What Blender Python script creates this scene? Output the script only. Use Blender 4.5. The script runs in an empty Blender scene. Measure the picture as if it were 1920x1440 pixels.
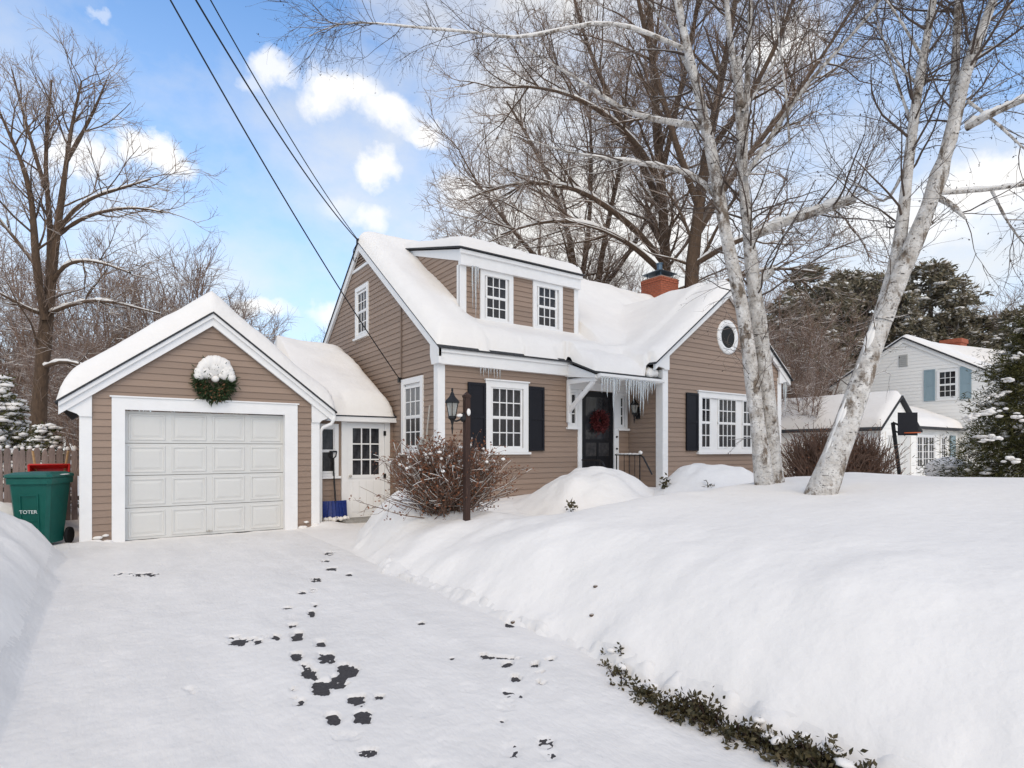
import bpy, bmesh, math, random
import numpy as np
from mathutils import Vector, Matrix

S = bpy.context.scene
C = S.collection
random.seed(7)

# ------------------------------------------------------------------ camera
FPX, CX, HY, EYE = 1089.0, 960.0, 843.0, 1.5          # measured on the photograph (1920 px wide)
TH = math.radians(35.27)
RX, FW = (math.cos(TH), -math.sin(TH)), (math.sin(TH), math.cos(TH))
cam = bpy.data.cameras.new('camera')
cam.sensor_width = 36.0
cam.lens = 36.0 * FPX / 1920
cam.shift_y = (HY - 720) / 1920
cam.clip_start, cam.clip_end = 0.05, 1500
camo = bpy.data.objects.new('camera', cam)
C.objects.link(camo)
camo.location = (0, 0, EYE)
camo.rotation_euler = (math.pi / 2, 0, -TH)
S.camera = camo


def ray(x, y):
    u = (x - CX) / FPX
    return np.array([u * RX[0] + FW[0], u * RX[1] + FW[1], -(y - HY) / FPX])


def at(x, y, Z):
    """world point seen at a photo pixel, Z metres into the scene"""
    return np.array([0, 0, EYE]) + ray(x, y) * Z


def at_ground(x, y, z=0.0):
    d = ray(x, y)
    return np.array([0, 0, EYE]) + d * ((z - EYE) / d[2])


# ------------------------------------------------------------------ sky, sun, exposure
SUN_EL, SUN_ROT = math.radians(42), math.radians(200)
world = bpy.data.worlds.new('World')
S.world = world
world.use_nodes = True
wn, wl = world.node_tree.nodes, world.node_tree.links
wn.clear()


def wnode(t, **kw):
    n = wn.new(t)
    for k, v in kw.items():
        setattr(n, k, v)
    return n


def wmath(op, a, b=None, clamp=False):
    n = wnode('ShaderNodeMath', operation=op, use_clamp=clamp)
    for i, v in enumerate((a, b)):
        if v is None:
            continue
        if isinstance(v, (int, float)):
            n.inputs[i].default_value = v
        else:
            wl.new(v, n.inputs[i])
    return n.outputs[0]


def wvec(op, a, b):
    n = wnode('ShaderNodeVectorMath', operation=op)
    for i, v in enumerate((a, b)):
        if isinstance(v, (tuple, list)):
            n.inputs[i].default_value = v
        else:
            wl.new(v, n.inputs[i])
    return n


sky = wnode('ShaderNodeTexSky', sky_type='NISHITA')
sky.sun_disc = False
sky.sun_elevation = SUN_EL
sky.sun_rotation = SUN_ROT
sky.altitude = 0
sky.air_density = 1.0
sky.dust_density = 0.6
sky.ozone_density = 2.0
SKY_K = 0.165
VEIL_AT = (16.183, 10.374, 11.227)
tc = wnode('ShaderNodeTexCoord')
gen = tc.outputs['Generated']
nz = wnode('ShaderNodeTexNoise')
nz.inputs['Scale'].default_value = 7.5
nz.inputs['Detail'].default_value = 9.0
nz.inputs['Roughness'].default_value = 0.63
wl.new(gen, nz.inputs['Vector'])
off = wvec('SUBTRACT', nz.outputs['Color'], (0.5, 0.5, 0.5)).outputs[0]
offs = wnode('ShaderNodeVectorMath', operation='SCALE')
wl.new(off, offs.inputs[0])
offs.inputs['Scale'].default_value = 0.13
dirw = wvec('ADD', gen, offs.outputs[0]).outputs[0]
# cumulus: x, y, half width, half height in photo pixels, density
CLOUDS = [(262, 288, 52, 38, 1.0), (305, 292, 46, 34, 1.0), (150, 300, 90, 36, .9), (512, 142, 50, 42, .8), (478, 172, 40, 24, .45),
          (612, 172, 58, 46, 1.0), (672, 178, 66, 44, 1.0), (735, 214, 70, 46, 1.0), (800, 246, 66, 28, .95),
          (703, 320, 52, 34, .95), (690, 408, 50, 34, .75), (630, 392, 60, 30, .4), (478, 580, 62, 28, .9), (625, 585, 70, 36, .8),
          (205, 32, 22, 12, .35), (1470, 70, 110, 60, .95), (1850, 345, 150, 60, 1.0), (1700, 410, 150, 70, .8),
          (880, 365, 70, 40, .9), (1250, 430, 200, 70, .6)]
mask = None
for (px, py, hw, hh, den) in CLOUDS:
    d = ray(px, py)
    L = np.linalg.norm(d)
    c = d / L
    rr = np.array([RX[0], RX[1], 0.0])
    rr = rr - c * rr.dot(c)
    rr /= np.linalg.norm(rr)
    uu = np.cross(rr, c)
    a, b = hw / FPX / L, hh / FPX / L
    u = wvec('DOT_PRODUCT', dirw, tuple(rr / a)).outputs['Value']
    v = wvec('DOT_PRODUCT', dirw, tuple(uu / b)).outputs['Value']
    f = wvec('DOT_PRODUCT', dirw, tuple(c)).outputs['Value']
    e = wmath('ADD', wmath('MULTIPLY', u, u), wmath('MULTIPLY', v, v))
    e = wmath('SUBTRACT', 1.0, e)
    e = wmath('MULTIPLY', wmath('POWER', wmath('MULTIPLY', e, 1.15, clamp=True), 1.35), den)
    e = wmath('MULTIPLY', e, wmath('GREATER_THAN', f, 0.2))
    mask = e if mask is None else wmath('MAXIMUM', mask, e)
# broken sheet of high white cloud all over the sky, and pale air towards the horizon
nz2 = wnode('ShaderNodeTexNoise')
nz2.inputs['Scale'].default_value = 1.5
nz2.inputs['Detail'].default_value = 9.0
nz2.inputs['Roughness'].default_value = 0.58
mp = wnode('ShaderNodeMapping')
mp.inputs['Scale'].default_value = (1, 1, 1.5)
mp.inputs['Location'].default_value = VEIL_AT
wl.new(gen, mp.inputs['Vector'])
wl.new(mp.outputs[0], nz2.inputs['Vector'])
veil = wmath('MULTIPLY', wmath('SUBTRACT', nz2.outputs['Fac'], 0.40, clamp=True), 4.5, clamp=True)
veil = wmath('MULTIPLY', veil, 0.9)
sep = wnode('ShaderNodeSeparateXYZ')
wl.new(gen, sep.inputs[0])
el = sep.outputs['Z']
hz = wmath('SUBTRACT', 1.0, wmath('MULTIPLY', wmath('ABSOLUTE', el), 1.55), clamp=True)
hz = wmath('MULTIPLY', wmath('POWER', hz, 1.1), 0.94)
m0 = wnode('ShaderNodeMix', data_type='RGBA')
m1 = wnode('ShaderNodeMix', data_type='RGBA')
tint = wnode('ShaderNodeMix', data_type='RGBA', blend_type='MULTIPLY')
tint.inputs['Factor'].default_value = 1.0
wl.new(sky.outputs[0], tint.inputs[6])
tint.inputs[7].default_value = (SKY_K * 0.95, SKY_K * 1.34, SKY_K * 1.60, 1)
wl.new(hz, m0.inputs['Factor'])
wl.new(tint.outputs[2], m0.inputs[6])
m0.inputs[7].default_value = (0.68, 0.81, 0.96, 1)
wl.new(veil, m1.inputs['Factor'])
wl.new(m0.outputs[2], m1.inputs[6])
m1.inputs[7].default_value = (0.90, 0.865, 0.80, 1)
m2 = wnode('ShaderNodeMix', data_type='RGBA')
wl.new(mask, m2.inputs['Factor'])
wl.new(m1.outputs[2], m2.inputs[6])
m2.inputs[7].default_value = (1.02, 1.01, 1.0, 1)
bg = wnode('ShaderNodeBackground')
wl.new(m2.outputs[2], bg.inputs['Color'])
bg.inputs['Strength'].default_value = 1.0        # the Nishita part is scaled by SKY_K above
wo = wnode('ShaderNodeOutputWorld')
wl.new(bg.outputs[0], wo.inputs[0])

sun = bpy.data.lights.new('sun', 'SUN')
sun.energy = 1.5
sun.angle = math.radians(60)
sun.color = (1.0, 0.78, 0.50)
suno = bpy.data.objects.new('sun', sun)
C.objects.link(suno)
# the Sky Texture's sun_rotation turns clockwise from +Y
sd = Vector((math.sin(SUN_ROT) * math.cos(SUN_EL), math.cos(SUN_ROT) * math.cos(SUN_EL), math.sin(SUN_EL)))
suno.rotation_euler = sd.to_track_quat('Z', 'Y').to_euler()
suno.location = (-10, -20, 30)

S.view_settings.view_transform = 'Standard'
S.view_settings.look = 'None'
S.view_settings.exposure = 0.12
S.view_settings.gamma = 1.0
S.view_settings.use_curve_mapping = False
S.cycles.max_bounces = 6
S.cycles.transparent_max_bounces = 8

# ------------------------------------------------------------------ materials
MATS = {}


def mat(name, col, rough=0.6, spec=0.3, var=0.0, nscale=20.0, bump=0.0, bscale=60.0, metal=0.0, objvar=0.0, stretch=(1, 1, 1), col2=None, trans=0.0, ior=1.45):
    m = bpy.data.materials.new(name)
    m.use_nodes = True
    n, l = m.node_tree.nodes, m.node_tree.links
    p = n['Principled BSDF']
    p.inputs['Base Color'].default_value = (*col, 1)
    p.inputs['Roughness'].default_value = rough
    p.inputs['Specular IOR Level'].default_value = spec
    p.inputs['Metallic'].default_value = metal
    p.inputs['Transmission Weight'].default_value = trans
    p.inputs['IOR'].default_value = ior
    t = n.new('ShaderNodeTexCoord')
    mpn = n.new('ShaderNodeMapping')
    mpn.inputs['Scale'].default_value = stretch
    l.new(t.outputs['Object'], mpn.inputs[0])
    out = None
    if var or col2:
        nt = n.new('ShaderNodeTexNoise')
        nt.inputs['Scale'].default_value = nscale
        nt.inputs['Detail'].default_value = 6
        nt.inputs['Roughness'].default_value = 0.65
        l.new(mpn.outputs[0], nt.inputs['Vector'])
        r = n.new('ShaderNodeValToRGB')
        r.color_ramp.elements[0].position = 0.3
        r.color_ramp.elements[1].position = 0.7
        a = col2 if col2 else tuple(c * (1 - var) for c in col)
        b = col if col2 else tuple(min(1, c * (1 + var)) for c in col)
        r.color_ramp.elements[0].color = (*a, 1)
        r.color_ramp.elements[1].color = (*b, 1)
        l.new(nt.outputs['Fac'], r.inputs[0])
        out = r.outputs[0]
    if objvar:
        oi = n.new('ShaderNodeObjectInfo')
        hs = n.new('ShaderNodeHueSaturation')
        mr = n.new('ShaderNodeMapRange')
        mr.inputs[3].default_value = 1 - objvar
        mr.inputs[4].default_value = 1 + objvar
        l.new(oi.outputs['Random'], mr.inputs[0])
        l.new(mr.outputs[0], hs.inputs['Value'])
        if out:
            l.new(out, hs.inputs['Color'])
        else:
            hs.inputs['Color'].default_value = (*col, 1)
        out = hs.outputs[0]
    if out:
        l.new(out, p.inputs['Base Color'])
    if bump:
        nb = n.new('ShaderNodeTexNoise')
        nb.inputs['Scale'].default_value = bscale
        nb.inputs['Detail'].default_value = 6
        l.new(mpn.outputs[0], nb.inputs['Vector'])
        bp = n.new('ShaderNodeBump')
        bp.inputs['Strength'].default_value = 1.0
        bp.inputs['Distance'].default_value = bump
        l.new(nb.outputs['Fac'], bp.inputs['Height'])
        l.new(bp.outputs[0], p.inputs['Normal'])
    MATS[name] = m
    return m


SNOWC = (0.81, 0.785, 0.75)
M_snow = mat('snow', SNOWC, 0.65, 0.15, var=0.02, nscale=3, bump=0.012, bscale=9)
M_snowfine = mat('snow_trodden', (0.80, 0.777, 0.745), 0.6, 0.2, nscale=1.1, col2=(0.69, 0.672, 0.648), bump=0.006, bscale=22, stretch=(1.6, .7, 1))
M_siding = mat('taupe_siding', (0.295, 0.215, 0.165), 0.55, 0.3, var=0.06, nscale=9, bump=0.001, bscale=40, objvar=0.075, stretch=(.3, 1, 3))
M_trim = mat('white_trim', (0.80, 0.795, 0.785), 0.45, 0.35, var=0.03, nscale=4)
M_gdoor = mat('garage_door_paint', (0.63, 0.625, 0.60), 0.45, 0.35, var=0.03, nscale=3)
M_shingle = mat('dark_shingles', (0.05, 0.052, 0.056), 0.9, 0.2, var=0.4, nscale=30, bump=0.006, bscale=40)
M_glass = mat('window_glass', (0.05, 0.05, 0.055), 0.03, 0.4, nscale=2.6, col2=(0.004, 0.004, 0.006), stretch=(1, 1, .7))
M_darkglass = mat('dark_window_glass', (0.006, 0.006, 0.007), 0.05, 0.18)
M_screen = mat('window_screen', (0.06, 0.056, 0.055), 0.3, 0.3, nscale=5, col2=(0.012, 0.012, 0.015), stretch=(1.6, 1.6, .6))
M_curtain = mat('curtained_glass', (0.16, 0.17, 0.18), 0.08, 0.5, var=0.4, nscale=14, stretch=(1, 1, .08))
M_black = mat('black_paint', (0.007, 0.007, 0.009), 0.35, 0.3)
M_shutter = mat('shutter_paint', (0.011, 0.011, 0.015), 0.5, 0.25, var=0.1, nscale=8)
M_iron = mat('wrought_iron', (0.01, 0.01, 0.011), 0.45, 0.4)
M_brick = mat('chimney_brick', (0.34, 0.105, 0.06), 0.85, 0.2, var=0.3, nscale=18, bump=0.004)
M_mortar = mat('chimney_mortar', (0.33, 0.25, 0.21), 0.95, 0.1, var=0.1)
M_cap = mat('chimney_cap_metal', (0.12, 0.17, 0.22), 0.4, 0.5, metal=0.6, var=0.1)
M_asphalt = mat('asphalt', (0.052, 0.049, 0.052), 0.8, 0.3, var=0.4, nscale=60, bump=0.004, bscale=180)
M_stone = mat('step_stone', (0.30, 0.29, 0.27), 0.85, 0.2, var=0.2, nscale=14, bump=0.004)
M_ice = mat('ice', (0.80, 0.84, 0.86), 0.12, 0.5, trans=0.55, ior=1.31)
M_bin = mat('green_plastic', (0.006, 0.095, 0.075), 0.42, 0.4, var=0.12, nscale=6)
M_text = mat('white_print', (0.7, 0.75, 0.74), 0.5, 0.3)
M_red = mat('red_tray_paint', (0.52, 0.02, 0.018), 0.4, 0.4, var=0.1)
M_rubber = mat('rubber', (0.02, 0.02, 0.02), 0.8, 0.2)
M_handle = mat('pale_wood', (0.42, 0.27, 0.13), 0.6, 0.3, var=0.2, nscale=20)
M_fence = mat('weathered_picket', (0.235, 0.185, 0.165), 0.85, 0.2, var=0.3, nscale=12, bump=0.003, objvar=0.2, stretch=(4, 4, .5))
M_post = mat('dark_stained_post', (0.048, 0.027, 0.021), 0.6, 0.25, var=0.3, nscale=14, stretch=(4, 4, .6), bump=0.002)
M_lens = mat('lantern_glass', (0.62, 0.62, 0.58), 0.1, 0.5, trans=0.6)
M_blue = mat('blue_plastic', (0.012, 0.03, 0.17), 0.4, 0.4, var=0.3, nscale=30)
M_white = mat('neighbour_white', (0.85, 0.835, 0.80), 0.55, 0.3, var=0.02, nscale=3)
M_blueshut = mat('blue_shutter', (0.25, 0.335, 0.375), 0.5, 0.3, var=0.06)
M_grey = mat('grey_louvre', (0.42, 0.42, 0.40), 0.6, 0.3)
M_wire = mat('cable_sheath', (0.015, 0.016, 0.02), 0.6, 0.3)
M_pipe = mat('service_conduit', (0.20, 0.15, 0.12), 0.6, 0.3)
M_meter = mat('meter_grey', (0.42, 0.40, 0.36), 0.4, 0.4)
M_boxleaf = mat('evergreen_leaf', (0.105, 0.078, 0.035), 0.5, 0.3, nscale=16, col2=(0.022, 0.026, 0.012))
M_wreathleaf = mat('wreath_needles', (0.028, 0.050, 0.018), 0.6, 0.3, var=0.5, nscale=30)
M_wreathbrown = mat('wreath_cones', (0.16, 0.085, 0.045), 0.7, 0.2, var=0.4, nscale=30)
M_redleaf = mat('red_wreath_leaf', (0.095, 0.016, 0.016), 0.6, 0.3, var=0.5, nscale=30)
M_shrub = mat('brown_shrub_twig', (0.165, 0.105, 0.078), 0.8, 0.2, var=0.35, nscale=5)
M_deadleaf = mat('brown_shrub_leaf', (0.20, 0.088, 0.050), 0.8, 0.2, var=0.5, nscale=14)
M_orange = mat('orange_plastic', (0.75, 0.16, 0.05), 0.5, 0.3)
M_bell = mat('birch_seed', (0.05, 0.035, 0.028), 0.8, 0.2)


def bark(name, col, col2, snow=0.8, nscale=6.0, lo=0.35, hi=0.8, stretch=(3, 3, 1), bump=0.01):
    """rough bark with snow lying on the upward faces"""
    m = mat(name, col, 0.9, 0.15, nscale=nscale, col2=col2, stretch=stretch, bump=bump, bscale=nscale * 4)
    n, l = m.node_tree.nodes, m.node_tree.links
    p = n['Principled BSDF']
    if snow:
        src = p.inputs['Base Color'].links[0].from_socket
        g = n.new('ShaderNodeNewGeometry')
        s = n.new('ShaderNodeSeparateXYZ')
        l.new(g.outputs['Normal'], s.inputs[0])
        mr = n.new('ShaderNodeMapRange')
        mr.inputs[1].default_value = lo
        mr.inputs[2].default_value = hi
        mr.inputs[4].default_value = snow
        l.new(s.outputs['Z'], mr.inputs[0])
        no = n.new('ShaderNodeTexNoise')
        no.inputs['Scale'].default_value = 1.7
        no.inputs['Detail'].default_value = 3
        t = n.new('ShaderNodeTexCoord')
        l.new(t.outputs['Object'], no.inputs['Vector'])
        m3 = n.new('ShaderNodeMapRange')
        m3.inputs[1].default_value = 0.36
        m3.inputs[2].default_value = 0.6
        l.new(no.outputs['Fac'], m3.inputs[0])
        mu = n.new('ShaderNodeMath')
        mu.operation = 'MULTIPLY'
        l.new(mr.outputs[0], mu.inputs[0])
        l.new(m3.outputs[0], mu.inputs[1])
        mx = n.new('ShaderNodeMix')
        mx.data_type = 'RGBA'
        l.new(mu.outputs[0], mx.inputs['Factor'])
        l.new(src, mx.inputs[6])
        mx.inputs[7].default_value = (*SNOWC, 1)
        l.new(mx.outputs[2], p.inputs['Base Color'])
    return m


M_bark = bark('grey_brown_bark', (0.135, 0.09, 0.06), (0.065, 0.045, 0.033), 0.75)
M_twig = bark('brown_twigs', (0.28, 0.195, 0.145), (0.16, 0.115, 0.088), 0.9, 2.0, lo=.25, hi=.7, bump=0)
M_birchtwig = bark('birch_twigs', (0.125, 0.094, 0.076), (0.062, 0.047, 0.040), 0.45, 2.0, bump=0)
M_farwood = bark('far_wood_twigs', (0.26, 0.175, 0.13), (0.15, 0.10, 0.078), 0.85, 1.2, lo=0.2, hi=0.7, bump=0)
M_needle = bark('spruce_needles', (0.105, 0.095, 0.034), (0.036, 0.042, 0.016), 0.9, 4.0, lo=0.55, hi=0.85, bump=0)
M_pine = bark('pine_needles', (0.25, 0.195, 0.135), (0.13, 0.13, 0.085), 0.9, 1.0, lo=0.45, hi=0.85, bump=0)


def birch_bark():
    m = bpy.data.materials.new('white_birch_bark')
    m.use_nodes = True
    n, l = m.node_tree.nodes, m.node_tree.links
    p = n['Principled BSDF']
    p.inputs['Roughness'].default_value = 0.8
    p.inputs['Specular IOR Level'].default_value = 0.2
    t = n.new('ShaderNodeTexCoord')

    def noise(scale, st, detail=6, rough=0.6):
        mp_ = n.new('ShaderNodeMapping')
        mp_.inputs['Scale'].default_value = st
        l.new(t.outputs['Object'], mp_.inputs[0])
        x = n.new('ShaderNodeTexNoise')
        x.inputs['Scale'].default_value = scale
        x.inputs['Detail'].default_value = detail
        x.inputs['Roughness'].default_value = rough
        l.new(mp_.outputs[0], x.inputs['Vector'])
        return x.outputs['Fac']

    def ramp(f, a, b):
        r = n.new('ShaderNodeMapRange')
        r.inputs[1].default_value = a
        r.inputs[2].default_value = b
        l.new(f, r.inputs[0])
        return r.outputs[0]

    def mix(f, a, b):
        x = n.new('ShaderNodeMix')
        x.data_type = 'RGBA'
        l.new(f, x.inputs['Factor'])
        for i, v in ((6, a), (7, b)):
            if isinstance(v, tuple):
                x.inputs[i].default_value = (*v, 1)
            else:
                l.new(v, x.inputs[i])
        return x.outputs[2]
    white = mix(ramp(noise(9, (1, 1, .8)), .35, .65), (0.47, 0.435, 0.395), (0.74, 0.715, 0.68))
    brown = mix(ramp(noise(14, (1, 1, .8)), .3, .7), (0.10, 0.078, 0.06), (0.27, 0.215, 0.165))
    c = mix(ramp(noise(5.5, (1, 1, .55), 8, .72), .51, .60), white, brown)
    c = mix(ramp(noise(26, (1, 1, .9), 6, .75), .57, .63), c, (0.12, 0.10, 0.085))
    c = mix(ramp(noise(6, (1, 1, 4.2), 7, .7), .605, .655), c, (0.038, 0.03, 0.026))
    c = mix(ramp(noise(2.6, (1, 1, 1.6), 7, .7), .63, .68), c, (0.05, 0.042, 0.034))
    l.new(c, p.inputs['Base Color'])
    b = n.new('ShaderNodeBump')
    b.inputs['Distance'].default_value = 0.04
    l.new(noise(13, (1, 1, 1.6)), b.inputs['Height'])
    l.new(b.outputs[0], p.inputs['Normal'])
    return m


M_birch = birch_bark()

# ------------------------------------------------------------------ helpers
ORG = {}


def tag(o, label=None, cat=None, group=None, kind=None):
    for k, v in (('label', label), ('category', cat), ('group', group), ('kind', kind)):
        if v:
            o[k] = v
    return o


def empty(name, loc, label=None, cat=None, group=None):
    o = bpy.data.objects.new(name, None)
    o.empty_display_size = 0.2
    C.objects.link(o)
    o.location = loc
    ORG[o.name] = np.array(loc, float)
    return tag(o, label, cat, group)


def org(o):
    return ORG[o.name]


def link(name, me, parent=None, loc=None):
    o = bpy.data.objects.new(name, me)
    C.objects.link(o)
    if parent is not None:
        o.parent = parent
        ORG[o.name] = org(parent)
    else:
        L = np.array(loc if loc is not None else (0, 0, 0), float)
        o.location = L
        ORG[o.name] = L
    return o


class MB:
    """collects shapes in world coordinates and links them as ONE mesh object"""

    def __init__(s):
        s.v, s.f = [], []

    def add(s, vs, fs):
        b = len(s.v)
        s.v += [tuple(map(float, p)) for p in vs]
        s.f += [tuple(i + b for i in f) for f in fs]
        return s

    def box(s, x0, x1, y0, y1, z0, z1):
        x0, x1 = sorted((x0, x1))
        y0, y1 = sorted((y0, y1))
        z0, z1 = sorted((z0, z1))
        return s.add([(x0, y0, z0), (x1, y0, z0), (x1, y1, z0), (x0, y1, z0), (x0, y0, z1), (x1, y0, z1), (x1, y1, z1), (x0, y1, z1)],
                     [(3, 2, 1, 0), (4, 5, 6, 7), (0, 1, 5, 4), (1, 2, 6, 5), (2, 3, 7, 6), (3, 0, 4, 7)])

    def prism(s, poly, d):
        """closed polygon of 3-D points extruded by vector d"""
        n = len(poly)
        q = [tuple(np.array(p) + np.array(d)) for p in poly]
        return s.add(list(poly) + q, [tuple(range(n)), tuple(range(2 * n - 1, n - 1, -1))] + [(i, (i + 1) % n, n + (i + 1) % n, n + i) for i in range(n)])

    def tube(s, pts, rad, n=8, cap=True):
        pts = [np.array(p, float) for p in pts]
        if not hasattr(rad, '__len__'):
            rad = [rad] * len(pts)
        vs, fs = [], []
        ref = None
        for i, p in enumerate(pts):
            t = pts[min(i + 1, len(pts) - 1)] - pts[max(i - 1, 0)]
            t = t / (np.linalg.norm(t) + 1e-9)
            if ref is None:
                ref = np.array((0, 0, 1.0)) if abs(t[2]) < .9 else np.array((1.0, 0, 0))
            a = np.cross(t, ref)
            a /= np.linalg.norm(a) + 1e-9
            b = np.cross(a, t)
            ref = b
            for k in range(n):
                g = 2 * math.pi * k / n
                vs.append(p + rad[i] * (a * math.cos(g) + b * math.sin(g)))
        for i in range(len(pts) - 1):
            for k in range(n):
                fs.append((i * n + k, i * n + (k + 1) % n, (i + 1) * n + (k + 1) % n, (i + 1) * n + k))
        if cap:
            fs.append(tuple(range(n - 1, -1, -1)))
            m = (len(pts) - 1) * n
            fs.append(tuple(range(m, m + n)))
        return s.add(vs, fs)

    def lathe(s, c, prof, n=12):
        """profile of (radius, z) turned about the vertical through c"""
        vs, fs = [], []
        for r, z in prof:
            for k in range(n):
                g = 2 * math.pi * k / n
                vs.append((c[0] + r * math.cos(g), c[1] + r * math.sin(g), c[2] + z))
        for i in range(len(prof) - 1):
            for k in range(n):
                fs.append((i * n + k, i * n + (k + 1) % n, (i + 1) * n + (k + 1) % n, (i + 1) * n + k))
        fs.append(tuple(range(n - 1, -1, -1)))
        m = (len(prof) - 1) * n
        fs.append(tuple(range(m, m + n)))
        return s.add(vs, fs)

    def build(s, name, m, parent=None, loc=None, smooth=False):
        o0 = org(parent) if parent is not None else np.array(loc if loc is not None else (0, 0, 0), float)
        me = bpy.data.meshes.new(name)
        me.from_pydata([tuple(np.array(p) - o0) for p in s.v], [], s.f)
        bm = bmesh.new()
        bm.from_mesh(me)
        bmesh.ops.recalc_face_normals(bm, faces=bm.faces)
        bm.to_mesh(me)
        bm.free()
        me.materials.append(m)
        if smooth:
            me.polygons.foreach_set('use_smooth', [True] * len(me.polygons))
        return link(name, me, parent, loc)


def npmesh(name, V, F, m, parent=None, loc=None, smooth=True):
    """fast mesh: V (n,3) world coordinates, F list of (k,4) / (k,3) index arrays"""
    o0 = org(parent) if parent is not None else np.array(loc if loc is not None else (0, 0, 0), float)
    me = bpy.data.meshes.new(name)
    V = (np.asarray(V, float) - o0).astype(np.float32)
    F = [np.asarray(f, np.int32) for f in F if len(f)]
    nl = sum(f.size for f in F)
    npoly = sum(len(f) for f in F)
    me.vertices.add(len(V))
    me.vertices.foreach_set('co', V.ravel())
    me.loops.add(nl)
    me.loops.foreach_set('vertex_index', np.concatenate([f.ravel() for f in F]))
    me.polygons.add(npoly)
    tot = np.concatenate([np.full(len(f), f.shape[1], np.int32) for f in F])
    st = np.concatenate(([0], np.cumsum(tot)[:-1])).astype(np.int32)
    me.polygons.foreach_set('loop_start', st)
    me.polygons.foreach_set('loop_total', tot)
    if smooth:
        me.polygons.foreach_set('use_smooth', np.ones(npoly, bool))
    me.update(calc_edges=True)
    me.validate()
    me.materials.append(m)
    return link(name, me, parent, loc)


class Geo:
    """gathers numpy geometry"""

    def __init__(s):
        s.V, s.Q, s.T, s.n = [], [], [], 0

    def quads(s, V, Q):
        s.V.append(V)
        s.Q.append(Q + s.n)
        s.n += len(V)

    def tris(s, V, T):
        s.V.append(V)
        s.T.append(T + s.n)
        s.n += len(V)

    def build(s, name, m, parent=None, loc=None, smooth=True):
        F = []
        if s.Q:
            F.append(np.concatenate(s.Q))
        if s.T:
            F.append(np.concatenate(s.T))
        return npmesh(name, np.concatenate(s.V), F, m, parent, loc, smooth)

    def tubes(s, P, R, n=3):
        """P (M,k,3) polylines, R (M,k) radii"""
        M, k, _ = P.shape
        if M == 0:
            return
        T = np.empty_like(P)
        T[:, 1:-1] = P[:, 2:] - P[:, :-2]
        T[:, 0] = P[:, 1] - P[:, 0]
        T[:, -1] = P[:, -1] - P[:, -2]
        T /= np.linalg.norm(T, axis=2, keepdims=True) + 1e-9
        ref = np.where(np.abs(T[:, :1, 2:3]) < .8, np.array([[[0, 0, 1.0]]]), np.array([[[1.0, 0, 0]]]))
        A = np.cross(T, np.broadcast_to(ref, T.shape))
        A /= np.linalg.norm(A, axis=2, keepdims=True) + 1e-9
        B = np.cross(A, T)
        g = 2 * np.pi * np.arange(n) / n
        V = P[:, :, None, :] + R[:, :, None, None] * (A[:, :, None, :] * np.cos(g)[None, None, :, None] + B[:, :, None, :] * np.sin(g)[None, None, :, None])
        idx = np.arange(M * k * n).reshape(M, k, n)
        a = idx[:, :-1]
        b = idx[:, 1:]
        Q = np.stack([a, np.roll(a, -1, 2), np.roll(b, -1, 2), b], -1).reshape(-1, 4)
        s.quads(V.reshape(-1, 3), Q)


def smooth01(x, a, b):
    t = np.clip((x - a) / (b - a), 0, 1)
    return t * t * (3 - 2 * t)


def vnoise(x, y, seed=0):
    """smooth value noise on arrays, about -1..1"""
    rs = np.random.RandomState(seed)
    G = rs.uniform(-1, 1, (256, 256))
    xi, yi = np.floor(x).astype(int), np.floor(y).astype(int)
    fx, fy = x - xi, y - yi
    fx, fy = fx * fx * (3 - 2 * fx), fy * fy * (3 - 2 * fy)
    g = lambda i, j: G[i % 256, j % 256]
    return (g(xi, yi) * (1 - fx) + g(xi + 1, yi) * fx) * (1 - fy) + (g(xi, yi + 1) * (1 - fx) + g(xi + 1, yi + 1) * fx) * fy


def fbm(x, y, seed=0, o=4):
    r, a = 0, 1.0
    for i in range(o):
        r = r + a * vnoise(x * 2 ** i, y * 2 ** i, seed + i)
        a *= .5
    return r


class Front:
    """wall facing -Y at Y0: u = X, v = Z, w outward"""

    def __init__(s, y0):
        s.y0 = y0

    def p(s, u, v, w=0.0):
        return (u, s.y0 - w, v)
    n = (0, -1, 0)
    rot = 0.0

    def board(s, u0, u1, v):
        return (u0, s.y0, v)


class Side:
    """wall facing -X at X0: u = Y, v = Z, w outward"""

    def __init__(s, x0):
        s.x0 = x0

    def p(s, u, v, w=0.0):
        return (s.x0 - w, u, v)
    n = (-1, 0, 0)
    rot = -math.pi / 2

    def board(s, u0, u1, v):
        return (s.x0, u1, v)


def wbox(mb, fr, u0, u1, v0, v1, w0, w1):
    a, b = fr.p(u0, v0, w0), fr.p(u1, v1, w1)
    return mb.box(a[0], b[0], a[1], b[1], a[2], b[2])


def wpoly(mb, fr, poly, w0, w1):
    d = np.array(fr.n) * (w1 - w0)
    return mb.prism([fr.p(u, v, w0) for u, v in poly], d)


# unit clapboard: 1 long, 1 high, thick at its lower edge
def unit_mesh(name, vs, fs, m):
    me = bpy.data.meshes.new(name)
    me.from_pydata(vs, [], fs)
    me.materials.append(m)
    return me


_F6 = [(3, 2, 1, 0), (4, 5, 6, 7), (0, 1, 5, 4), (1, 2, 6, 5), (2, 3, 7, 6), (3, 0, 4, 7)]
CLAP = unit_mesh('clapboard', [(0, -.022, 0), (1, -.022, 0), (1, .01, 0), (0, .01, 0), (0, -.006, 1.03), (1, -.006, 1.03), (1, .01, 1.03), (0, .01, 1.03)], _F6, M_siding)
CLAPW = unit_mesh('clapboard_white', CLAP_V := [(0, -.022, 0), (1, -.022, 0), (1, .01, 0), (0, .01, 0), (0, -.006, 1.03), (1, -.006, 1.03), (1, .01, 1.03), (0, .01, 1.03)], _F6, M_white)


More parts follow.
